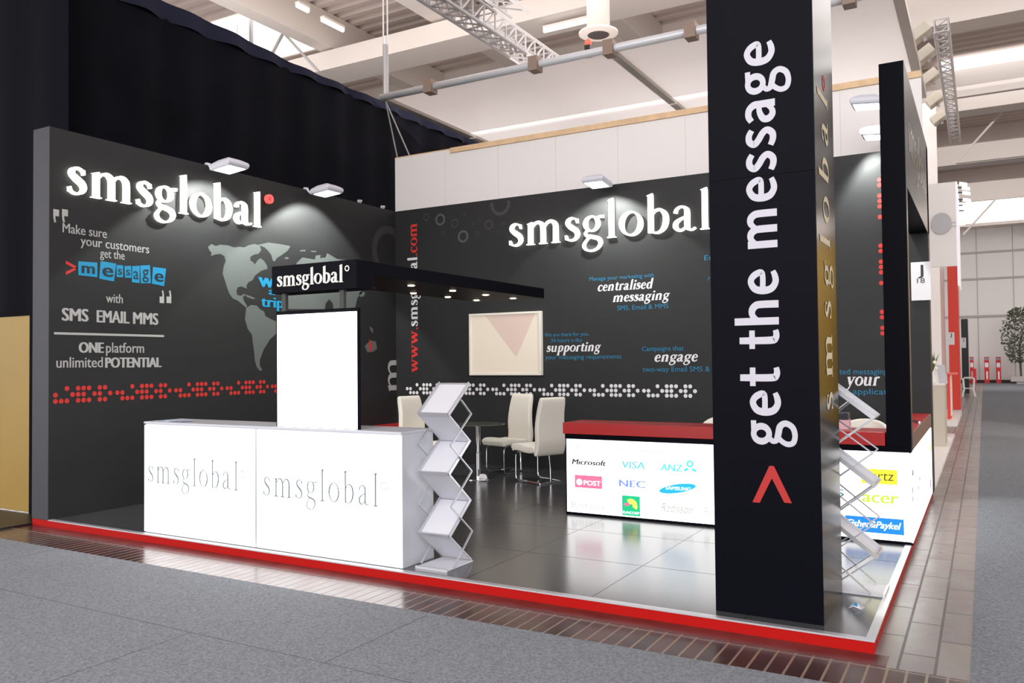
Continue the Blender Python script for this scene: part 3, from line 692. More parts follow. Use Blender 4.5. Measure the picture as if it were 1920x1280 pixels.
ch.location = (3.22, 4.56, ZP); ch.rotation_euler = (0, 0, math.radians(157)); tag(ch, 'cream leather chair nearest the logo counter, its back turned to it', group=G_ch)
dup(ch, (2.42, 5.15, ZP), math.radians(252), 'cream leather chair behind the glass table, in front of the back wall', G_ch)
dup(ch, (1.62, 4.25, ZP), math.radians(-8), 'cream leather chair left of the glass table, behind the reception counter', G_ch)
tx, ty = 2.342, 4.48
t = thing('glass_table', 'round glass table with chrome pedestal between cream chairs', 'table', (tx, ty, ZP))
part('tabletop', MB().lathe([(.36, .722), (.365, .727), (.36, .732)], (tx, ty, ZP), 40), mat('smoked glass', (96, 100, 92), .08, alpha=.82), t, smooth=False)
part('pedestal', MB().lathe([(.04, .02), (.04, .34), (.03, .345), (.03, .715), (.09, .718), (.09, .722)], (tx, ty, ZP)), M_chrome, t, smooth=False)
part('base', MB().lathe([(.225, 0), (.225, .008), (.12, .02), (.045, .03)], (tx, ty, ZP), 36), M_chrome, t)
t = thing('low_cabinet', 'low black cabinet with red top against the left wall near the corner', 'cabinet', (.3, 5.2, ZP))
part('body', MB().box(.02, .55, 4.75, 5.68, ZP, .6), M_black, t, bevel=.004)
part('top', MB().box(.01, .58, 4.72, 5.69, .6, .665), M_redtop, t, bevel=.003)

# ------------------------------------------------------------------ folding literature racks
def make_rack():
    t = thing('literature_rack', 'rack', 'rack')   # local: front is -Y, base centre at the origin
    bs = part('base', MB().box(-.142, .142, -.2, .165, 0, .014), M_tray, t, bevel=.004, local=True)
    part('base_rim', MB().box(-.146, .146, -.204, -.19, 0, .02), M_alu, bs, local=True)
    yf, yk, xw = -.15, .14, .135
    zs = [.018, .245, .475, .71, .935, 1.155, 1.385]; ys = [yk, yf, yk, yf, yk, yf, yk]
    for i in range(6):
        a = Vector((0, ys[i], zs[i])); b = Vector((0, ys[i+1], zs[i+1])); d = (b-a).normalized(); nrm = Vector((0, -d.z, d.y))
        if nrm.z < 0: nrm = -nrm
        p = MB(); q = [Vector((s_*xw, c.y, c.z)) for c in (a+d*.008, b-d*.008) for s_ in (-1, 1)]
        p.prism([q[0], q[1], q[3], q[2]], nrm*.006)
        tr_ = part('tray' if i % 2 else 'back_panel', p, M_tray, t, local=True)
        lip = .028 if i % 2 else .012
        for s_ in (-1, 1): part('side_rim', MB().beam(a+Vector((s_*(xw+.004), 0, 0))+nrm*lip/2, b+Vector((s_*(xw+.004), 0, 0))+nrm*lip/2, .009, lip, up=nrm), M_alu, tr_, local=True)
        if i % 2:
            lowp = a if a.z < b.z else b
            r = MB().beam(lowp+Vector((-xw, 0, 0))+nrm*lip/2, lowp+Vector((xw, 0, 0))+nrm*lip/2, .01, lip, up=nrm)
            part('front_lip', r, M_alu, tr_, local=True)
            hi = b if a.z < b.z else a
            r = MB().beam(hi+Vector((-xw, 0, 0))+nrm*.006, hi+Vector((xw, 0, 0))+nrm*.006, .01, .012, up=nrm)
            part('top_rim', r, M_alu, tr_, local=True)
    bz = [(-.1, .018), (.14, .245), (-.15, .475), (.14, .71), (-.15, .935), (.14, 1.155), (.0, 1.27)]
    bz[0] = (-.12, .018)
    for s_ in (-1, 1):
        for i in range(6):
            part('side_bar', MB().beam((s_*(xw+.015), bz[i][0], bz[i][1]), (s_*(xw+.015), bz[i+1][0], bz[i+1][1]), .008, .015, up=(1, 0, 0)), M_alu, t, local=True)
    return t
rk = make_rack()
rk.location = (4.645, .345, ZP); tag(rk, 'grey zigzag literature rack at the right end of the white counter')
dup(rk, (7.49, 1.06, ZP), math.radians(90), 'grey zigzag literature rack half hidden behind the black column')
tag(rk, group='folding literature racks'); [tag(o, group='folding literature racks') for o in COL.objects if o.name.startswith('literature_rack')]

# ------------------------------------------------------------------ black column
kx0, kx1, ky0, ky1 = 6.8045, 7.4385, .1496, .8581
t = thing('column', 'tall black square column with white lettering at the front of the stand', 'column', ((kx0+kx1)/2, (ky0+ky1)/2, ZP))
seam = 3.145
Fk = Frame((0, ky0, 0), (0, 0, 1), (-1, 0, 0), (0, -1, 0)); Fkx = Frame((0, ky0, 0), (1, 0, 0), (0, 0, 1), (0, -1, 0))
seam = Fkx.uv(1430, 329)[1]
lo = part('lower_casing', MB().box(kx0, kx1, ky0, ky1, ZP, seam-.003), M_black, t)
up_ = part('upper_casing', MB().box(kx0, kx1, ky0, ky1, seam, 5.2), M_black, t)
part('core', MB().box(kx0+.01, kx1-.01, ky0+.01, ky1-.01, seam-.01, seam+.01), M_dark, t)
side = part('side_panel', MB().box(kx1, kx1+.004, ky0, ky1, ZP, 5.2), M_gloss2, t, label='glossy black side panel')
g0 = Fkx.uv(1466, 836); g1 = Fkx.uv(1449, 70)
base_x = (Fkx.uv(1449, 100)[0]+Fkx.uv(1466, 760)[0])/2
serif('lettering', 'get the message', Fk, (g0[1]-.01, -base_x), (g1[1]+.01, -base_x), (Fkx.uv(1466, 760)[0]-Fkx.uv(1410, 760)[0]), mat('white column letter', (182, 180, 190), .5), t, G=SAN, d0=.003, bold=1.12, minw=.17)
mb = MB(); tip = Fkx.uv(1447, 873)
e0 = Fkx.uv(1411, 941); e1 = Fkx.uv(1485, 943); w_ = .04
mb.flat([Fkx.p(x, y, .003) for x, y in ((tip[0]-w_/3, tip[1]), (tip[0]+w_/3, tip[1]), (e1[0], e1[1]), (e1[0]-w_*1.1, e1[1]), (tip[0], tip[1]-.075), (e0[0]+w_*1.1, e0[1]), (e0[0], e0[1]))])
part('arrow', mb, mat('red column arrow', (165, 24, 18), .5), t)
FkS = Frame((kx1+.004, 0, 0), (0, 0, 1), (0, -1, 0), (1, 0, 0)); FkSx = Frame((kx1+.004, 0, 0), (0, 1, 0), (0, 0, 1), (1, 0, 0))
s0 = FkSx.uv(1560, 768)[1]; s1 = FkSx.uv(1548, 180)[1]
serif('side_lettering', 'smsglobal', FkS, (s0, -.62), (s1, -.62), .235, M_cream_letter, side, track=.35, d0=.002, minw=.07)
mb = MB(); ringm(mb, FkSx, .5, FkSx.uv(1535, 141)[1], .05, .022); part('side_ring', mb, M_printred, side)

# ------------------------------------------------------------------ logo counter with red top
iy, ix0, ix1 = 2.67, 4.54, 7.742
t = thing('logo_counter', 'corner counter with glowing logo panels and a red worktop', 'counter', (6.2, 3.0, ZP))
part('body', MB().box(ix0, ix1-.012, iy+.012, 3.05, ZP, .89).box(7.54, ix1-.012, 3.05, 5.66, ZP, .885), M_black, t)
ip = part('front_panel', MB().box(ix0+.012, ix1-.016, iy, iy+.012, ZP+.025, .838), M_glow2, t)
part('top_band', MB().box(ix0, ix1, iy-.01, iy+.011, .84, .89).box(ix1-.011, ix1, iy+.011, 2.79, .84, .89), M_black, t)
part('front_frame', MB().box(ix0, ix1, iy+.002, iy+.013, ZP, ZP+.025).box(ix0, ix0+.012, iy+.002, iy+.013, ZP, .85), M_black, t)
isd = part('side_panel', MB().box(ix1-.012, ix1, iy, 5.66, ZP+.02, .83), M_glow, t)
part('worktop', MB().box(ix0-.015, 7.545, iy-.03, 3.08, .892, 1.005).box(7.5455, 7.73, 2.79, 5.7, .892, .985), M_redtop, t, bevel=.003)
part('worktop_edge', MB().box(7.7305, 7.742, 2.79, 5.7, .845, .985), M_redwood, t, label='brown side edge of the worktop')
Fi = Frame((0, iy, 0), (1, 0, 0), (0, 0, 1), (0, -1, 0))
def I8(x, y): return Fi.uv(1040+x/5.566, 780+y/5.566)
def I3(x, y): return Fi.uv(1540+x/2.2875, 680+y/2.2875)
PX = .00545  # metres per photo pixel on this panel
def ink(name, rgb, e=.8): return mat('ink '+name, rgb, .5, emit=e)
def il(s, p, q, cap, mt, bold=0, shear=0, d0=.0015): sans('logo_print', s, Fi, p, q, cap, mt, ip, bold, shear, d0)
il("> You're in good company..", I8(150, 358), I8(1200, 380), .062, ink('ghost', (180, 178, 178), .78))
il('Microsoft', I8(182, 505), I8(535, 514), .058, ink('charcoal', (52, 50, 58), .12), .05, .2)
il('VISA', I8(705, 545), I8(940, 546), .072, ink('teal', (90, 185, 200)), .035, .1)
il('ANZ', I8(1105, 572), I8(1335, 575), .07, ink('aqua', (50, 210, 225)), .03, .1)
mb = MB(); ringm(mb, Fi, *I8(1412, 498), .034, .016); a, b = I8(1412, 560)
for sx in (-1, 1): mb.quad(Fi.p(a+sx*.01, b+.005, .0015), Fi.p(a+sx*.03, b+.02, .0015), Fi.p(a+sx*.066, b-.005, .0015), Fi.p(a+sx*.05, b-.02, .0015))
part('logo_mark', mb, ink('aqua', (50, 210, 225)), ip)
mb = MB(); rect(mb, Fi, I8(212, 740), I8(495, 628), .0015); part('logo_mark', mb, ink('post pink', (232, 105, 140)), ip)
mb = MB(); disc(mb, Fi, *I8(258, 686), .033, .003, 20); part('logo_mark', mb, ink('white', (255, 255, 255), 1.0), ip)
il('POST', I8(305, 722), I8(480, 724), .05, ink('white', (255, 255, 255), 1.0), .04, d0=.003)
il('NEC', I8(675, 738), I8(945, 745), .072, ink('lilac blue', (110, 135, 215)), .04)
mb = MB(); a, b = I8(1280, 755); n = 28; c_, s_ = math.cos(.2), math.sin(.2)
mb.add([Fi.p(a+.185*math.cos(t_)*c_-.042*math.sin(t_)*s_, b+.185*math.cos(t_)*s_+.042*math.sin(t_)*c_, .0015) for t_ in [2*math.pi*k/n for k in range(n)]], [tuple(range(n))])
part('logo_mark', mb, ink('electric blue', (25, 165, 235)), ip)
il('SAMSUNG', I8(1160, 775), I8(1420, 768), .034, ink('white', (255, 255, 255), 1.0), .03, d0=.003)
il('Rotana', I8(182, 968), I8(520, 978), .08, ink('ghost2', (182, 180, 180), .82))
mb = MB(); rect(mb, Fi, I8(705, 1030), I8(890, 838), .0015); part('logo_mark', mb, ink('green', (20, 178, 120)), ip)
mb = MB(); a, b = I8(797, 925)
for k in range(14):
    t0, t1 = -.55+k*.2, -.55+(k+1)*.2; mb.quad(*[Fi.p(a+r_*math.cos(t_), b-.008+r_*math.sin(t_), .003) for r_, t_ in ((.018, t0), (.068, t0), (.068, t1), (.018, t1))])
part('logo_mark', mb, ink('sun yellow', (238, 225, 95)), ip)
mb = MB(); disc(mb, Fi, a-.043, b+.002, .03, .004, 16, .016); part('logo_mark', mb, ink('post pink', (232, 105, 140)), ip)
il('SUNCORP', I8(712, 1018), I8(884, 1022), .026, ink('white', (255, 255, 255), 1.0), .02, d0=.004)
il('Radisson', I8(1112, 1012), I8(1440, 1000), .09, ink('script grey', (168, 162, 160), .5), -.008, .35)
il('R', I8(1565, 1036), I8(1618, 1038), .085, ink('ghost2', (182, 180, 180), .82)); il('c', I8(1540, 815), I8(1575, 815), .07, ink('ghost2', (182, 180, 180), .82))
mb = MB(); rect(mb, Fi, I3(172, 515), I3(325, 460), .0015); part('logo_mark', mb, ink('yellow', (248, 232, 50)), ip)
il('hertz', I3(182, 503), I3(312, 503), .085, ink('hertz ink', (80, 70, 30), .12), 0, .1, .003)
il('acer', I3(176, 600), I3(332, 601), .105, ink('lime', (175, 215, 45)), .03, .1)
mb = MB(); rect(mb, Fi, I3(103, 718), I3(354, 672), .0015); part('logo_mark', mb, ink('royal blue', (20, 120, 205)), ip)
il('Fisher&Paykel', I3(112, 706), I3(342, 707), .06, ink('white', (255, 255, 255), 1.0), .03, .3, .003)
il('s', I3(62, 572), I3(98, 572), .1, ink('slate teal', (90, 140, 150), .3))
Fd = Frame((ix1, 0, 0), (0, 1, 0), (0, 0, 1), (1, 0, 0))
def I9(x, y): return Fd.uv(1700+x/7.117, 830+y/7.117)
for (x, y, w_, h_), nm, rgb in (((318, 60, .22, .07), 'yellow', (248, 232, 50)), ((318, 540, .2, .1), 'violet', (140, 110, 200)), ((283, 640, .12, .06), 'yellow', (248, 232, 50)), ((80, 630, .1, .05), 'rose', (225, 90, 110)), ((82, 750, .1, .05), 'rose', (225, 90, 110)),
                                ((80, 400, .14, .05), 'slate', (90, 95, 105)), ((170, 480, .1, .04), 'navy', (80, 95, 160)), ((160, 600, .1, .04), 'navy', (80, 95, 160)), ((128, 860, .06, .1), 'orange', (240, 170, 80)), ((132, 950, .06, .05), 'navy', (80, 95, 160)), ((247, 640, .06, .06), 'lilac blue', (110, 135, 215))):
    mb = MB(); a, b = I9(x, y); mb.quad(*[Fd.p(p, q, .0015) for p, q in ((a-w_/2, b-h_/2), (a+w_/2, b-h_/2), (a+w_/2, b+h_/2), (a-w_/2, b+h_/2))]); part('logo_mark', mb, ink(nm, rgb), isd)
# pen, tub stools, pink box
pz = .985
p0, p1 = at(1712, 792, 'z', pz+.01), at(1733, 796, 'z', pz+.01)
p0 = at(1713, 791, 'z', pz); p1 = at(1724, 794, 'z', pz)
single('pen', MB().tube([p0+Vector((0, 0, .009)), p1+Vector((0, 0, .0125))], .012), M_chrome, 'silver pen lying on the red worktop at the right edge', 'pen', loc=tuple(p0))
def make_stool():
    t = thing('tub_stool', 'stool', 'stool')
    sh = MB(); n = 20; rows = []
    for k in range(n+1):
        a = math.radians(-115+230*k/n)+math.pi/2; hgt = .66+.31*max(0, math.cos((k/n-.5)*math.pi))**.5
        rows.append((a, hgt))
    vs = []
    for a, hgt in rows:
        for r, z in ((.2, .5), (.235, .62), (.24, hgt-.02), (.225, hgt), (.205, hgt), (.195, hgt-.02), (.18, .56)): vs.append((r*math.cos(a), r*math.sin(a), z))
    fs = [(i*7+j, i*7+j+1, (i+1)*7+j+1, (i+1)*7+j) for i in range(n) for j in range(6)]
    sh.add(vs, fs+[tuple(range(7)), tuple(n*7+j for j in range(7))])
    part('backrest', sh, M_leather, t, local=True, smooth=True)
    part('seat', MB().lathe([(.17, .5), (.195, .53), (.195, .58), (.17, .6)], (0, 0, 0)), M_leather, t, local=True, smooth=True)
    part('pedestal', MB().lathe([(.2, 0), (.2, .012), (.04, .03), (.03, .06), (.03, .5)], (0, 0, 0)), M_chrome, t, local=True)
    return t
sk = make_stool()
s1 = at(1626, 790, 'y', 3.55); s2 = at(1352, 790, 'y', 3.55)
sk.location = (min(s1.x, 7.27), 3.55, ZP)
G_st = 'cream tub stools behind the logo counter'
tag(sk, 'cream rounded tub stool behind the red worktop, right of the black column', group=G_st)
dup(sk, (s2.x, 3.55, ZP), 0, 'cream rounded tub stool behind the red worktop, left of the black column', G_st)

q = at(1580, 800, 'y', 2.85); q2 = at(1592, 772, 'y', 2.85)
t = thing('leaflet_box', 'pinkish leaflet box with dark lid on the red worktop right beside the black column', 'box', (q.x, 2.9, 1.005))
part('box', MB().box(q2.x-.16, q2.x, 2.82, 2.95, 1.005, 1.09), mat('pinkish card', (214, 170, 178), .5), t, bevel=.003)
part('lid', MB().box(q2.x-.16, q2.x-.005, 2.815, 2.955, 1.09, 1.15), mat('navy lid', (30, 30, 48), .4), t, bevel=.003)
q = at(906, 899, 'z', ZP); mb = MB(); mb.lathe([(.02, 0), (.055, .012), (.06, .045), (.035, .075), (.01, .085)], (q.x+.06, q.y-.1, ZP+.001), 9)
mb.v = [(x+random.uniform(-.012, .012), y_+random.uniform(-.012, .012), max(ZP+.001, z_+random.uniform(-.01, .01))) for x, y_, z_ in mb.v]
single('crumpled_paper', mb, M_printw, 'crumpled white paper on the floor at the foot of the glass table', 'paper', loc=(q.x+.06, q.y-.1, ZP))

# ------------------------------------------------------------------ portal frame on the right edge
qx0, qx1, qz, hz = 7.556, 7.749, 4.135, 3.083
t = thing('portal_frame', 'black portal frame over the right end of the logo counter', 'frame', (7.65, 2.72, .84))
part('front_post', MB().box(qx0, qx1-.004, iy-.012, 2.775, .892, hz), M_black, t)
hd = part('beam', MB().box(qx0, qx1-.004, iy-.012, D-.001, hz, qz), M_black, t)
sd = part('beam_facing', MB().box(qx1-.004, qx1, iy-.012, D+.28, hz, qz), M_gloss, t, label='glossy outer face of the beam')
part('post_facing', MB().box(qx1-.004, qx1, iy-.012, 2.775, .892, hz), M_gloss, t)
Fq = Frame((qx1, 0, 0), (0, 1, 0), (0, 0, 1), (1, 0, 0))
serif('beam_letter', 'smsglobal', Fq, (3.0, 3.45), (5.55, 3.45), .27, mat('beige beam letter', (120, 100, 66), .2), sd, each=True)
fa = [o for o in ()]
for i, (u, v, yy, rz, lab) in enumerate(((1622, 200, 3.15, math.pi, 'floodlight high on the portal frame, the nearer of its two'), (1640, 247, 4.3, math.pi, 'floodlight on the portal frame, lower and farther of its two'))):
    p = at(u, v, 'x', qx0-.39)
    yl = p.y if i == 0 else 5.5; zl = p.z-.02 if i == 0 else 4.2; xl = qx0+.01 if i == 0 else 7.63
    place_flood(False, (xl, yl, zl), rz, lab, 130, zl+.1165-qz)
# stand number plate
def plate(name, label, a, b, yy, digits, th=.008):
    p0, p1 = at(*a, 'y', yy), at(*b, 'y', yy)
    F = Frame((0, yy, 0), (1, 0, 0), (0, 0, 1), (0, -1, 0)); w_ = p1.x-p0.x; h_ = p0.z-p1.z
    t = thing(name, label, 'sign', ((p0.x+p1.x)/2, yy, p1.z))
    part('board', MB().box(p0.x, p1.x, yy, yy+th, p1.z, p0.z), M_printw, t)
    sans('letter', 'J', F, (p0.x+w_*.38, p1.z+h_*.66), (p0.x+w_*.62, p1.z+h_*.66), h_*.28, M_dark, t, .02)
    if digits: sans('number', digits, F, (p0.x+w_*.3, p1.z+h_*.45), (p0.x+w_*.7, p1.z+h_*.45), h_*.13, M_dark, t)
    return t
plate('stand_number_sign', 'white number plate with J and 18 at the right end of the stand', (1707.5, 492), (1746, 562), D-.02, '18')
# crumpled wrapper
wp = at(1605, 1141, 'z', ZP); mb = MB()
mb.add([(wp.x+x*.7, wp.y+y_*.7, ZP+z_*.7) for x, y_, z_ in ((-.06, -.03, .004), (-.01, -.045, .03), (.05, -.03, .006), (.075, .03, .02), (.01, .02, .045), (-.05, .04, .02), (-.02, -.01, .05))],
       [(0, 1, 6), (1, 2, 6), (2, 3, 4), (2, 4, 6), (4, 5, 6), (5, 0, 6), (0, 1, 2, 3, 4, 5)])
wr = single('wrapper', mb, mat('white wrapper', (222, 222, 228), .4), 'small crumpled white wrapper on the floor beside the column', 'litter', loc=(wp.x, wp.y, ZP))
mb = MB(); mb.add([(wp.x-.018, wp.y-.022, ZP+.025), (wp.x+.014, wp.y-.024, ZP+.023), (wp.x+.008, wp.y-.008, ZP+.037), (wp.x-.008, wp.y-.006, ZP+.038)], [(0, 1, 2, 3)])
part('blue_patch', mb, M_cyan, wr)

# ------------------------------------------------------------------ behind the stand: drapes, board wall, suspended ceiling
def drape(x0, y0, x1, y1, z0, z1, n, amp):
    mb = MB(); a = Vector((x0, y0, 0)); b = Vector((x1, y1, 0)); d = (b-a); nn = Vector((-d.y, d.x, 0)).normalized(); vs = []
    rows = 14
    for i in range(n+1):
        f = i/n; off = amp*(math.sin(f*n*.9)+.5*math.sin(f*n*.37+1))
        for k in range(rows+1):
            g = k/rows; sag = .06*math.sin(f*9)*g**6
            p = a+d*f+nn*(off*(.4+.6*(1-g))); vs.append((p.x, p.y, z0+(z1-z0)*g+sag))
    mb.add(vs, [(i*(rows+1)+k, i*(rows+1)+k+1, (i+1)*(rows+1)+k+1, (i+1)*(rows+1)+k) for i in range(n) for k in range(rows)]); return mb
dr_ = single('black_drape', drape(-.9, .45, -.9, 9.75, 0, 6.3, 90, .05), M_drape, 'tall black drape behind the left wall of the stand', 'drape', smooth=True, loc=(-.9, 5, 0))
part('hem', drape(-.87, .45, -.87, 9.75, 6.14, 6.31, 90, .05), mat('lit drape hem', (34, 35, 52), .8, spec=.1), dr_, smooth=True)  # lighter bluish hem: light catching the top fold is put into its colour
t = thing('stage_curtain', 'black curtain wall with a tan opening at the far left', 'curtain', (-1.6, .3, 0))
part('curtain', drape(-6, .36, -.3, .36, 2.25, 6.6, 50, .03), mat('black blue curtain', (13, 13, 21), .9, spec=.1), t, smooth=True)
part('frame', MB().box(-.87, -.285, .3, .4, 0, 2.25).box(-4.5, -.87, .3, .4, 2.2, 2.25), M_drape, t)
part('tan_panel', MB().box(-4.5, -.88, .31, .36, .03, 2.2), mat('tan panel', (150, 120, 46), .5, noise=.06, nscale=1), t)
mb = MB(); mb.box(-6, -.29, -.5, .29, 0, .02); single('black_floor_mat', mb, M_dark, 'black floor strip in front of the tan panel at far left', 'mat', loc=(-3, -.2, 0))
t = thing('board_wall', 'white board wall with pine top batten rising behind the back wall', 'wall', (3.5, 6.1, 0), kind='structure')
part('boards', MB().box(-.23, 7.7, D+.3, D+.36, 0, 5.06), M_board, t)
part('batten', MB().box(.9, 7.7, D+.27, D+.3, 5.0, 5.08).box(-.23, 7.7, D+.3, D+.36, 5.06, 5.08), M_timber, t)
jb = MB()
for k in range(1, 8): jb.box(k*1.0-.22, k*1.0-.217, D+.2985, D+.3, ZP, 5.0)
part('board_joint', jb, mat('board joint', (190, 184, 182), .7), t)
mz = 5.8
M_fab = mat('glossy stretch fabric', (236, 230, 230), .05, spec=.6)
_nt = M_fab.node_tree; _b = _nt.nodes['Principled BSDF']; _o = _nt.nodes['Material Output']
_t = _nt.nodes.new('ShaderNodeBsdfTranslucent'); _t.inputs[0].default_value = (.86, .83, .83, 1); _m = _nt.nodes.new('ShaderNodeMixShader'); _m.inputs[0].default_value = .5
_nt.links.new(_b.outputs[0], _m.inputs[1]); _nt.links.new(_t.outputs[0], _m.inputs[2]); _nt.links.new(_m.outputs[0], _o.inputs[0])
t = thing('suspended_ceiling', 'glossy white fabric ceiling in an aluminium frame hung above the board wall', 'suspended ceiling', (4, 7, mz))
part('fabric', MB().quad((.25, 5.25, mz), (7.55, 5.25, mz), (7.55, 9.6, mz), (.25, 9.6, mz)), M_fab, t)
for x in (.2, 4.02, 7.52): part('cross_tube', MB().box(x-.06, x+.06, 5.2, 9.6, mz-.05, mz+.05), mat('taupe aluminium', (178, 170, 162), .4, metal=.3), t, bevel=.01)
part('front_tube', MB().tube([(.15, 5.2, mz), (7.58, 5.2, mz)], .055, 12), mat('satin tube', (214, 214, 218), .4, metal=.15), t, smooth=True)
for u, v in ((800, 160), (1006, 123), (1148, 95), (1302, 65), (1598, 10)):
    p = at(u, v, 'z', mz); part('clamp', MB().box(p.x-.07, p.x+.07, 5.1, 5.28, mz-.1, mz+.1), mat('brown clamp', (140, 118, 104), .5), t)
for a, b, r_ in (((.2, 5.2, mz), (.2, 5.2, 9.9), .012), ((.28, 5.2, mz), (.28, 5.2, 9.9), .012), ((.24, 5.2, mz), (.24, 5.2, 6.75), .045), ((.2, 5.2, mz), (.05, D+.33, 5.08), .012), ((.22, 5.2, mz), (-.2, D+.33, 5.06), .012)):
    part('cable', MB().tube([a, b], r_, 8), M_steel, t)
# lattice trusses under the roof
def truss(name, label, a, b, s, step, rt=.025):
    a, b = Vector(a), Vector(b); d = (b-a).normalized(); sx = d.cross(Vector((0, 0, 1))).normalized()*s/2; sz = Vector((0, 0, s/2))
    t = thing(name, label, 'truss', tuple((a+b)/2))
    cs = [sx+sz, -sx+sz, -sx-sz, sx-sz]
    for c in cs: part('chord', MB().tube([a+c, b+c], rt, 8), M_steel, t)
    mb = MB(); n = int((b-a).length/step)
    for i in range(n):
        p, q = a+d*step*i, a+d*step*(i+1)
        for k in range(4): c0, c1 = cs[k], cs[(k+1) % 4]; mb.beam(p+c0, q+c1, rt*.8); mb.beam(p+c0, p+c1, rt*.8)
    part('lattice', mb, M_steel, t); return t
e = at(1005, 108, 'z', 6.5); f = at(830, 0, 'z', 6.5)
truss('lattice_truss', 'light lattice truss running over the suspended ceiling, left of the duct', (e.x, 4.6-1.6, 6.5), (e.x, 9.5, 6.5), .3, .3)
e = at(975, 10, 'z', 6.9)
truss('lattice_truss', 'short end of a lattice truss at the top edge, left of the duct', (e.x, 2.2, 6.9), (e.x, e.y, 6.9), .3, .3)
# duct
e = at(1122, 66, 'z', 7.3)
t = thing('ventilation_duct', 'white round ventilation duct hanging from the roof', 'duct', tuple(e))
part('tube', MB().lathe([(.2, .1), (.2, 2.7)], tuple(e), 28), M_beam, t, smooth=True)
part('flange', MB().lathe([(.22, 0), (.34, .02), (.34, .05), (.2, .12)], tuple(e), 28), M_beam, t)
part('grille', MB().lathe([(.16, -.015), (.19, 0)], tuple(e), 24), mat('dark grille', (70, 60, 58), .6), t)
e2 = at(1103, 80, 'y', 5.3)
t = thing('warning_lamp', 'small red lamp beside the round duct', 'lamp', tuple(e2))
part('bulb', MB().lathe([(.02, -.05), (.045, -.02), (.045, .02), (.02, .05)], tuple(e2), 14), mat('red lamp glow', (255, 90, 70), .4, emit=1.2), t, smooth=True)
part('socket', MB().box(e2.x-.04, e2.x+.04, e2.y-.04, e2.y+.04, e2.z-.2, e2.z-.04), M_dark, t)
# fluorescent battens under the roof
M_tube = mat('fluorescent tube', (255, 255, 245), .4, emit=3)
def batten(a, b, lab):
    a, b = Vector(a), Vector(b); t = thing('fluorescent_lamp', lab, 'lamp', tuple((a+b)/2), group='fluorescent battens under the roof')
    part('tray', MB().beam(a+Vector((0, 0, .06)), b+Vector((0, 0, .06)), .12, .05), M_beam, t)
    part('tube', MB().tube([a, b], .045, 8), M_tube, t)
p, q = at(604, 37, 'z', 9), at(643, 57, 'z', 9); batten(p, (p.x, q.y, 9), 'fluorescent batten at upper left beside the bright rooflight')
p, q = at(557, 10, 'z', 9), at(576, 21, 'z', 9); batten(p, (p.x, q.y, 9), 'fluorescent batten at the top edge, above the other left batten')
p, q = at(1020, 58, 'z', 8.45), at(1098, 33, 'z', 8.45); batten((p.x, p.y, 8.45), (q.x, p.y, 8.45), 'fluorescent batten on the beam left of the round duct')

# ------------------------------------------------------------------ right side of the hall: neighbouring stands
M_nwhite = mat('neighbour white', (236, 230, 226), .5); M_nred = mat('neighbour red', (226, 62, 46), .5); M_ncream = mat('neighbour cream', (205, 196, 180), .5)
def slab_px(name, label, cat, u0, v0, u1, v1, yy, depth, mt, **k):
    p0, p1 = at(u0, v0, 'y', yy), at(u1, v1, 'y', yy)
    return single(name, MB().box(p0.x, p1.x, yy, yy+depth, max(0, p1.z), p0.z), mt, label, cat, loc=((p0.x+p1.x)/2, yy+depth/2, max(0, p1.z)), **k)
# near neighbour: white floor, white fascia with disc
mb = MB(); mb.box(4, XR, D+.55, 14.5, 0, .05)
single('neighbour_platform', mb, M_nwhite, 'white platform edge of the next stand behind the logo counter', 'platform', loc=(7, 10, 0))
yy = 9.2
p0, p1 = at(1735, 346, 'y', yy), at(1793, 498, 'y', yy)
t = thing('fascia_panel', 'white overhead fascia with grey disc on the next stand', 'fascia', (p0.x, yy, p1.z))
part('board', MB().box(7.2, 7.963, yy, yy+.06, p1.z, p0.z), M_nwhite, t)
dc = at(1765, 419, 'y', yy-.02)
part('disc', MB().prism([(dc.x+.14*math.cos(a), yy-.03, dc.z+.165*math.sin(a)) for a in [2*math.pi*k/32 for k in range(32)]], (0, .02, 0)), mat('grey disc', (182, 180, 182), .5), t)
part('disc_arm', MB().box(dc.x+.13, 7.963, yy-.02, yy-.005, dc.z-.0, dc.z+.015).box(dc.x+.13, 7.963, yy-.02, yy-.005, dc.z-.055, dc.z-.04), M_steel, t)
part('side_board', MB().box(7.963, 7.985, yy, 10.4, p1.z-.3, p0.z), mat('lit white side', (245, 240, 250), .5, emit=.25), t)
part('support', MB().box(7.2, 7.28, yy+.01, yy+.05, 0.05, p1.z), M_nwhite, t)
# small spot row
G_sp = 'spotlights on the white fascia'
for i, (u, v) in enumerate(((1806, 348), (1811, 356), (1812, 365), (1813, 378), (1813, 389), (1815, 399))):
    yy2 = 9.35+i*.16
    p = at(u, v, 'y', yy2); t = thing('spotlight', ('nearest', 'second', 'third', 'fourth', 'fifth', 'farthest')[i]+' small white spotlight of the row on the side of the white fascia', 'spotlight', tuple(p), group=G_sp)
    part('head', MB().add([(p.x-.055, p.y-.02, p.z+.02), (p.x+.055, p.y-.02, p.z-.005), (p.x+.055, p.y+.05, p.z-.005), (p.x-.055, p.y+.05, p.z+.02), (p.x-.05, p.y-.02, p.z+.06), (p.x+.05, p.y-.02, p.z+.035), (p.x+.05, p.y+.05, p.z+.035), (p.x-.05, p.y+.05, p.z+.06)],
         [(0, 1, 2, 3), (4, 5, 6, 7), (0, 1, 5, 4), (1, 2, 6, 5), (2, 3, 7, 6), (3, 0, 4, 7)]), mat('lit spot', (255, 255, 255), .4, emit=2.5), t)
    part('stem', MB().beam((7.985, p.y+.02, p.z+.05), (p.x-.04, p.y+.02, p.z+.045), .02), M_dark, t)
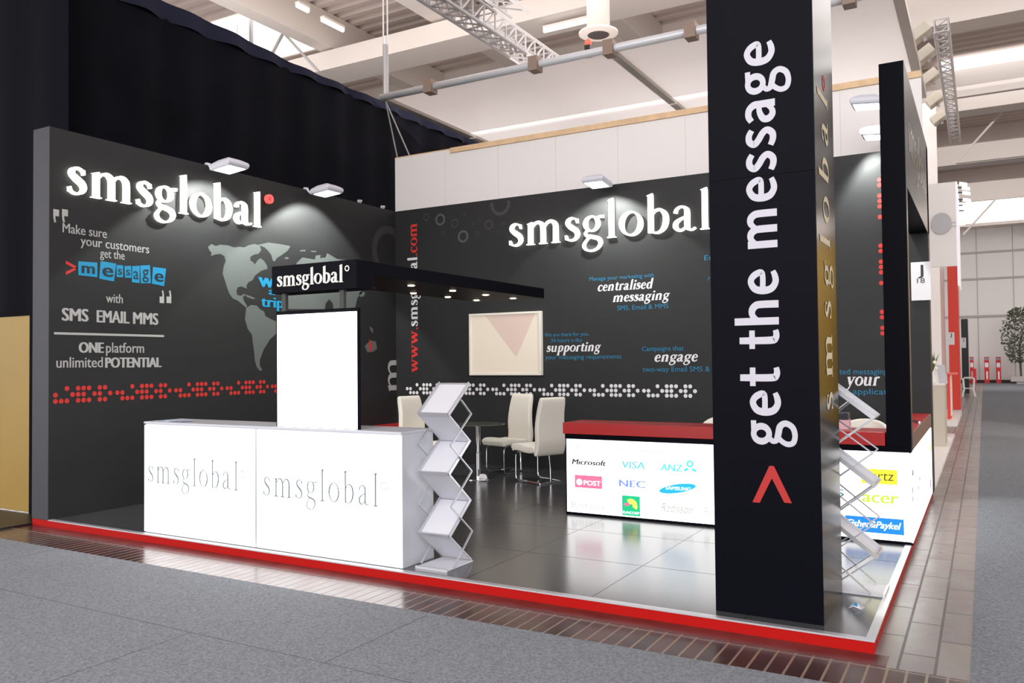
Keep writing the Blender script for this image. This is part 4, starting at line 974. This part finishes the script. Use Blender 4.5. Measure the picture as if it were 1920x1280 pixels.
# cream counter with flowers
yy = 11.6
p0, p1 = at(1740, 722, 'y', yy), at(1773, 843, 'y', yy)
t = thing('cream_counter', 'plain cream counter on the next stand behind the red worktop', 'counter', (p0.x, yy, .05))
part('body', MB().box(6.9, p1.x, yy, yy+.9, .05, p0.z), M_ncream, t)
part('top', MB().box(6.9, p1.x+.01, yy-.01, yy+.91, p0.z, p0.z+.02), M_nwhite, t)
p = at(1755, 715, 'y', yy+.4); zt_ = p0.z+.02
t = thing('flower_arrangement', 'flower arrangement with thin leaves on the cream counter', 'flowers', (p.x-.06, yy+.4, zt_))
part('vase', MB().lathe([(.05, 0), (.07, .08), (.05, .2), (.06, .22)], (p.x-.06, yy+.4, zt_), 16), M_nwhite, t, smooth=True)
lf = MB()
for k in range(26):
    a = random.uniform(0, 6.28); l = random.uniform(.15, .42); s_ = random.uniform(.1, .5); b0 = Vector((p.x-.06, yy+.4, zt_+.2)); d_ = Vector((math.cos(a)*s_, math.sin(a)*s_, 1)).normalized()
    e = b0+d_*l; w_ = Vector((-math.sin(a), math.cos(a), 0))*.018; lf.quad(b0, b0+d_*l*.5+w_, e, b0+d_*l*.5-w_)
part('leaves', lf, mat('leaf green', (96, 110, 62), .6), t)
bl = MB()
for k in range(7): bl.lathe([(.005, -.03), (.035, 0), (.02, .035), (.004, .04)], (p.x-.06+random.uniform(-.09, .09), yy+.4+random.uniform(-.09, .09), zt_+random.uniform(.25, .4)), 8)
part('blossoms', bl, M_leather, t)
p = at(1765, 690, 'y', yy+.5)
t = thing('brochure_stand', 'grey leaflet stand on the cream counter', 'leaflet stand', (p.x, yy+.5, zt_))
part('panel', MB().prism([(p.x-.04, yy+.5, zt_), (p.x+.1, yy+.5, zt_), (p.x+.05, yy+.56, zt_+.34), (p.x-.09, yy+.56, zt_+.34)], (0, .012, 0)), mat('leaflet grey', (190, 190, 196), .5), t)
# second neighbour: white wall, red wall, red desk
y2 = 22.0
mb = MB(); mb.box(2, 7.7, 17.2, 21.95, 0, .12); single('neighbour_platform', mb, M_nwhite, 'white and red platform of the stand with the red wall', 'platform', loc=(6, 20, 0))
slab_px('stand_wall', 'tall white stand wall left of the red wall', 'wall', 1700, 496, 1776, 790, 23.0, .15, M_nwhite)
slab_px('stand_wall', 'tall red stand wall beside the aisle', 'wall', 1775.5, 494, 1801, 768, 22.0, 1.2, M_nred)
slab_px('stand_wall', 'black wall end beyond the red wall', 'wall', 1801.5, 598, 1818.5, 790, 38.0, 1.5, M_dark)
p0, p1 = at(1776, 702, 'y', 18), at(1796, 790, 'y', 18)
t = thing('red_desk', 'red desk with slanted front and white face in front of the red wall', 'desk', (p0.x, 18, .12))
part('body', MB().prism([(p0.x, 17.95, p0.z), (p1.x-.15, 17.95, p0.z), (p1.x-.15, 17.95, .12), (p1.x-.22, 17.95, .12)], (0, .9, 0)), M_nred, t)
part('top', MB().box(p0.x-.02, p1.x, 17.9, 18.9, p0.z, p0.z+.04), mat('pink red top', (236, 110, 100), .5), t)
part('white_face', MB().box(p1.x-.15, p1.x-.13, 18.0, 18.85, .2, p0.z), M_nwhite, t)
plate('stand_number_sign', 'small white number plate on the red wall', (1776.5, 623), (1790, 646), 21.99, None)
plate('stand_number_sign', 'small white number plate on the black wall end', (1801.5, 633), (1811.5, 652), 37.99, None)
# white skeletal chair
p = at(1817, 743, 'z', 0); t = thing('white_stool_chair', 'white open-framed bar chair beside the black wall end', 'chair', (p.x, p.y, 0))
hh = (743-708)/FPX*((Vector(p)-CAM).dot(FW)); w_ = 9/FPX*((Vector(p)-CAM).dot(FW))
part('backrest', MB().tube([(p.x-w_*.9, p.y, hh*.45), (p.x-w_, p.y, hh*.95), (p.x-w_*.7, p.y, hh), (p.x+w_*.7, p.y, hh), (p.x+w_, p.y, hh*.95), (p.x+w_*.9, p.y, hh*.45)], .035), M_nwhite, t)
part('seat', MB().box(p.x-w_*.95, p.x+w_*.95, p.y-.4, p.y+.05, hh*.42, hh*.46), M_nwhite, t, bevel=.01)
for sx in (-1, 1):
    for yy3 in (-.4, .05): part('leg', MB().beam((p.x+sx*w_*.8, p.y+yy3, hh*.43), (p.x+sx*w_*1.15, p.y+yy3*1.1, 0), .05), M_nwhite, t)
# extinguisher columns on far wall
G_ex = 'red extinguisher columns at the far wall'
for i, (u0, u1, lab) in enumerate(((1818, 1826.5, 'red extinguisher column at the far wall, left one beside the black wall'), (1845, 1855.5, 'red extinguisher column at the far wall, middle of the three'), (1867, 1877.5, 'red extinguisher column at the far wall, right one nearest the tree'))):
    p0, p1 = at(u0, 669, 'y', 54.6), at(u1, 719, 'y', 54.6)
    t = thing('extinguisher_column', lab, 'extinguisher', ((p0.x+p1.x)/2, 54.8, 0), group=G_ex)
    part('case', MB().box(p0.x, p1.x, 54.6, 54.95, 0, p0.z), mat('signal red', (200, 30, 36), .5), t)
    w_ = p1.x-p0.x
    part('sign', MB().box(p0.x+w_*.15, p1.x-w_*.15, 54.58, 54.6, p0.z*.61, p0.z*.78), M_printw, t)
    part('header', MB().box(p0.x+w_*.08, p1.x-w_*.08, 54.58, 54.6, p0.z*.88, p0.z*.96), mat('blue grey sign', (140, 135, 170), .5), t)
    part('stripe', MB().box(p0.x+w_*.38, p1.x-w_*.3, 54.58, 54.6, p0.z*.15, p0.z*.45), M_printw, t)
slab_px('red_box', 'short red box in front of the left extinguisher column', 'box', 1824, 691, 1831, 722, 54.0, .4, mat('signal red', (200, 30, 36)))
# potted tree
p0 = at(1915, 715, 'y', 53.5)
t = thing('potted_tree', 'bushy grey-green tree in a pale planter at the far right', 'tree', (p0.x, 53.5, 0))
pl_ = at(1895, 705, 'y', 53.5)
part('planter', MB().box(pl_.x, pl_.x+3, 53, 54, .15, pl_.z).box(pl_.x+.3, pl_.x+2.7, 53.1, 53.9, .01, .15), mat('pale planter', (176, 168, 166), .6), t)
part('trunk', MB().tube([(p0.x, 53.5, pl_.z-.1), (p0.x-.05, 53.5, 2.2), (p0.x+.1, 53.5, 3)], .06), mat('bark', (70, 62, 54), .8), t)
lv = MB()
for k in range(900):
    a = random.uniform(0, 6.28); rr = random.uniform(0, 1)**.5; zz = random.uniform(1.3, 4.6)
    wd = 1.1*math.sin(math.pi*min(1, max(.05, (zz-1.0)/3.8)))**.6
    c = Vector((p0.x+rr*wd*math.cos(a), 53.5+rr*wd*math.sin(a), zz)); u_ = Vector((random.uniform(-1, 1), random.uniform(-1, 1), random.uniform(-1, 1))).normalized()*.11; v_ = u_.orthogonal().normalized()*.06
    lv.quad(c-u_, c+v_, c+u_, c-v_)
tag(part('foliage', lv, mat('grey green leaf', (88, 92, 76), .7, noise=.4, nscale=3), t))
# right hand lighting truss with cream boxes
e = at(1765, 60, 'z', 6.2); f = at(1795, 258, 'z', 6.2)
truss('lattice_truss', 'lattice truss hanging over the right aisle with cream boxes beside it', (7.87, 7.75, 6.2), (7.86, 14.5, 6.2), .17, .3, .016)
G_bx = 'cream boxes hung along the aisle truss'
for i, (u, v) in enumerate(((1738, 60), (1737, 102), (1745, 145), (1752, 188), (1760, 221))):
    yb2 = (7.9, 8.9, 10.1, 11.4, 12.6)[i]; p = at(u, v, 'y', yb2); p = Vector((7.6+.006*i, yb2, p.z)); t = thing('hanging_box', ('nearest', 'second', 'third', 'fourth', 'farthest')[i]+' cream box from the front in the tilted row beside the aisle truss', 'box', tuple(p), rz=0, group=G_bx)
    a = Vector((.105, 0, .07))
    part('case', MB().beam(p-a, p+a, .26, .15, up=(0, 0, 1)), M_ncream, t, bevel=.008)
    part('clamp', MB().tube([p+Vector((.07, 0, -.12)), p+Vector((.03, 0, -.05))], .025), M_steel, t)
    part('hanger', MB().beam(p+Vector((.05, 0, .05)), (7.75, p.y, 6.2), .02), M_steel, t)
# tall white wall behind the boxes
p0, p1 = at(1722, 130, 'y', 13), at(1778, 500, 'y', 13)
single('stand_wall', MB().box(5.5, at(1757, 300, 'y', 13.5).x, 13.5, 13.6, .05, at(1757, 190, 'y', 13.5).z), M_nwhite, 'high pale wall far behind the portal frame beside the aisle', 'wall', loc=(6.5, 13.5, 0.05))
# stand across the aisle whose yellow wall mirrors in the column's glossy side
single('neighbour_wall', MB().box(9.75, 13.5, 17, 17.2, 0.02, 4.6), mat('mustard wall', (222, 176, 58), .5), 'mustard yellow wall of a stand across the aisle', 'wall', loc=(12, 17.1, 0.02))
lamp('mustard_wall_fill', 'SPOT', (11.4, 14.2, 4.6), 420, (1, .93, .8), (11, 17, 2), spot_size=1.9, spot_blend=.5, shadow_soft_size=.1)  # added unseen lamp, brightens the yellow wall for its mirror image
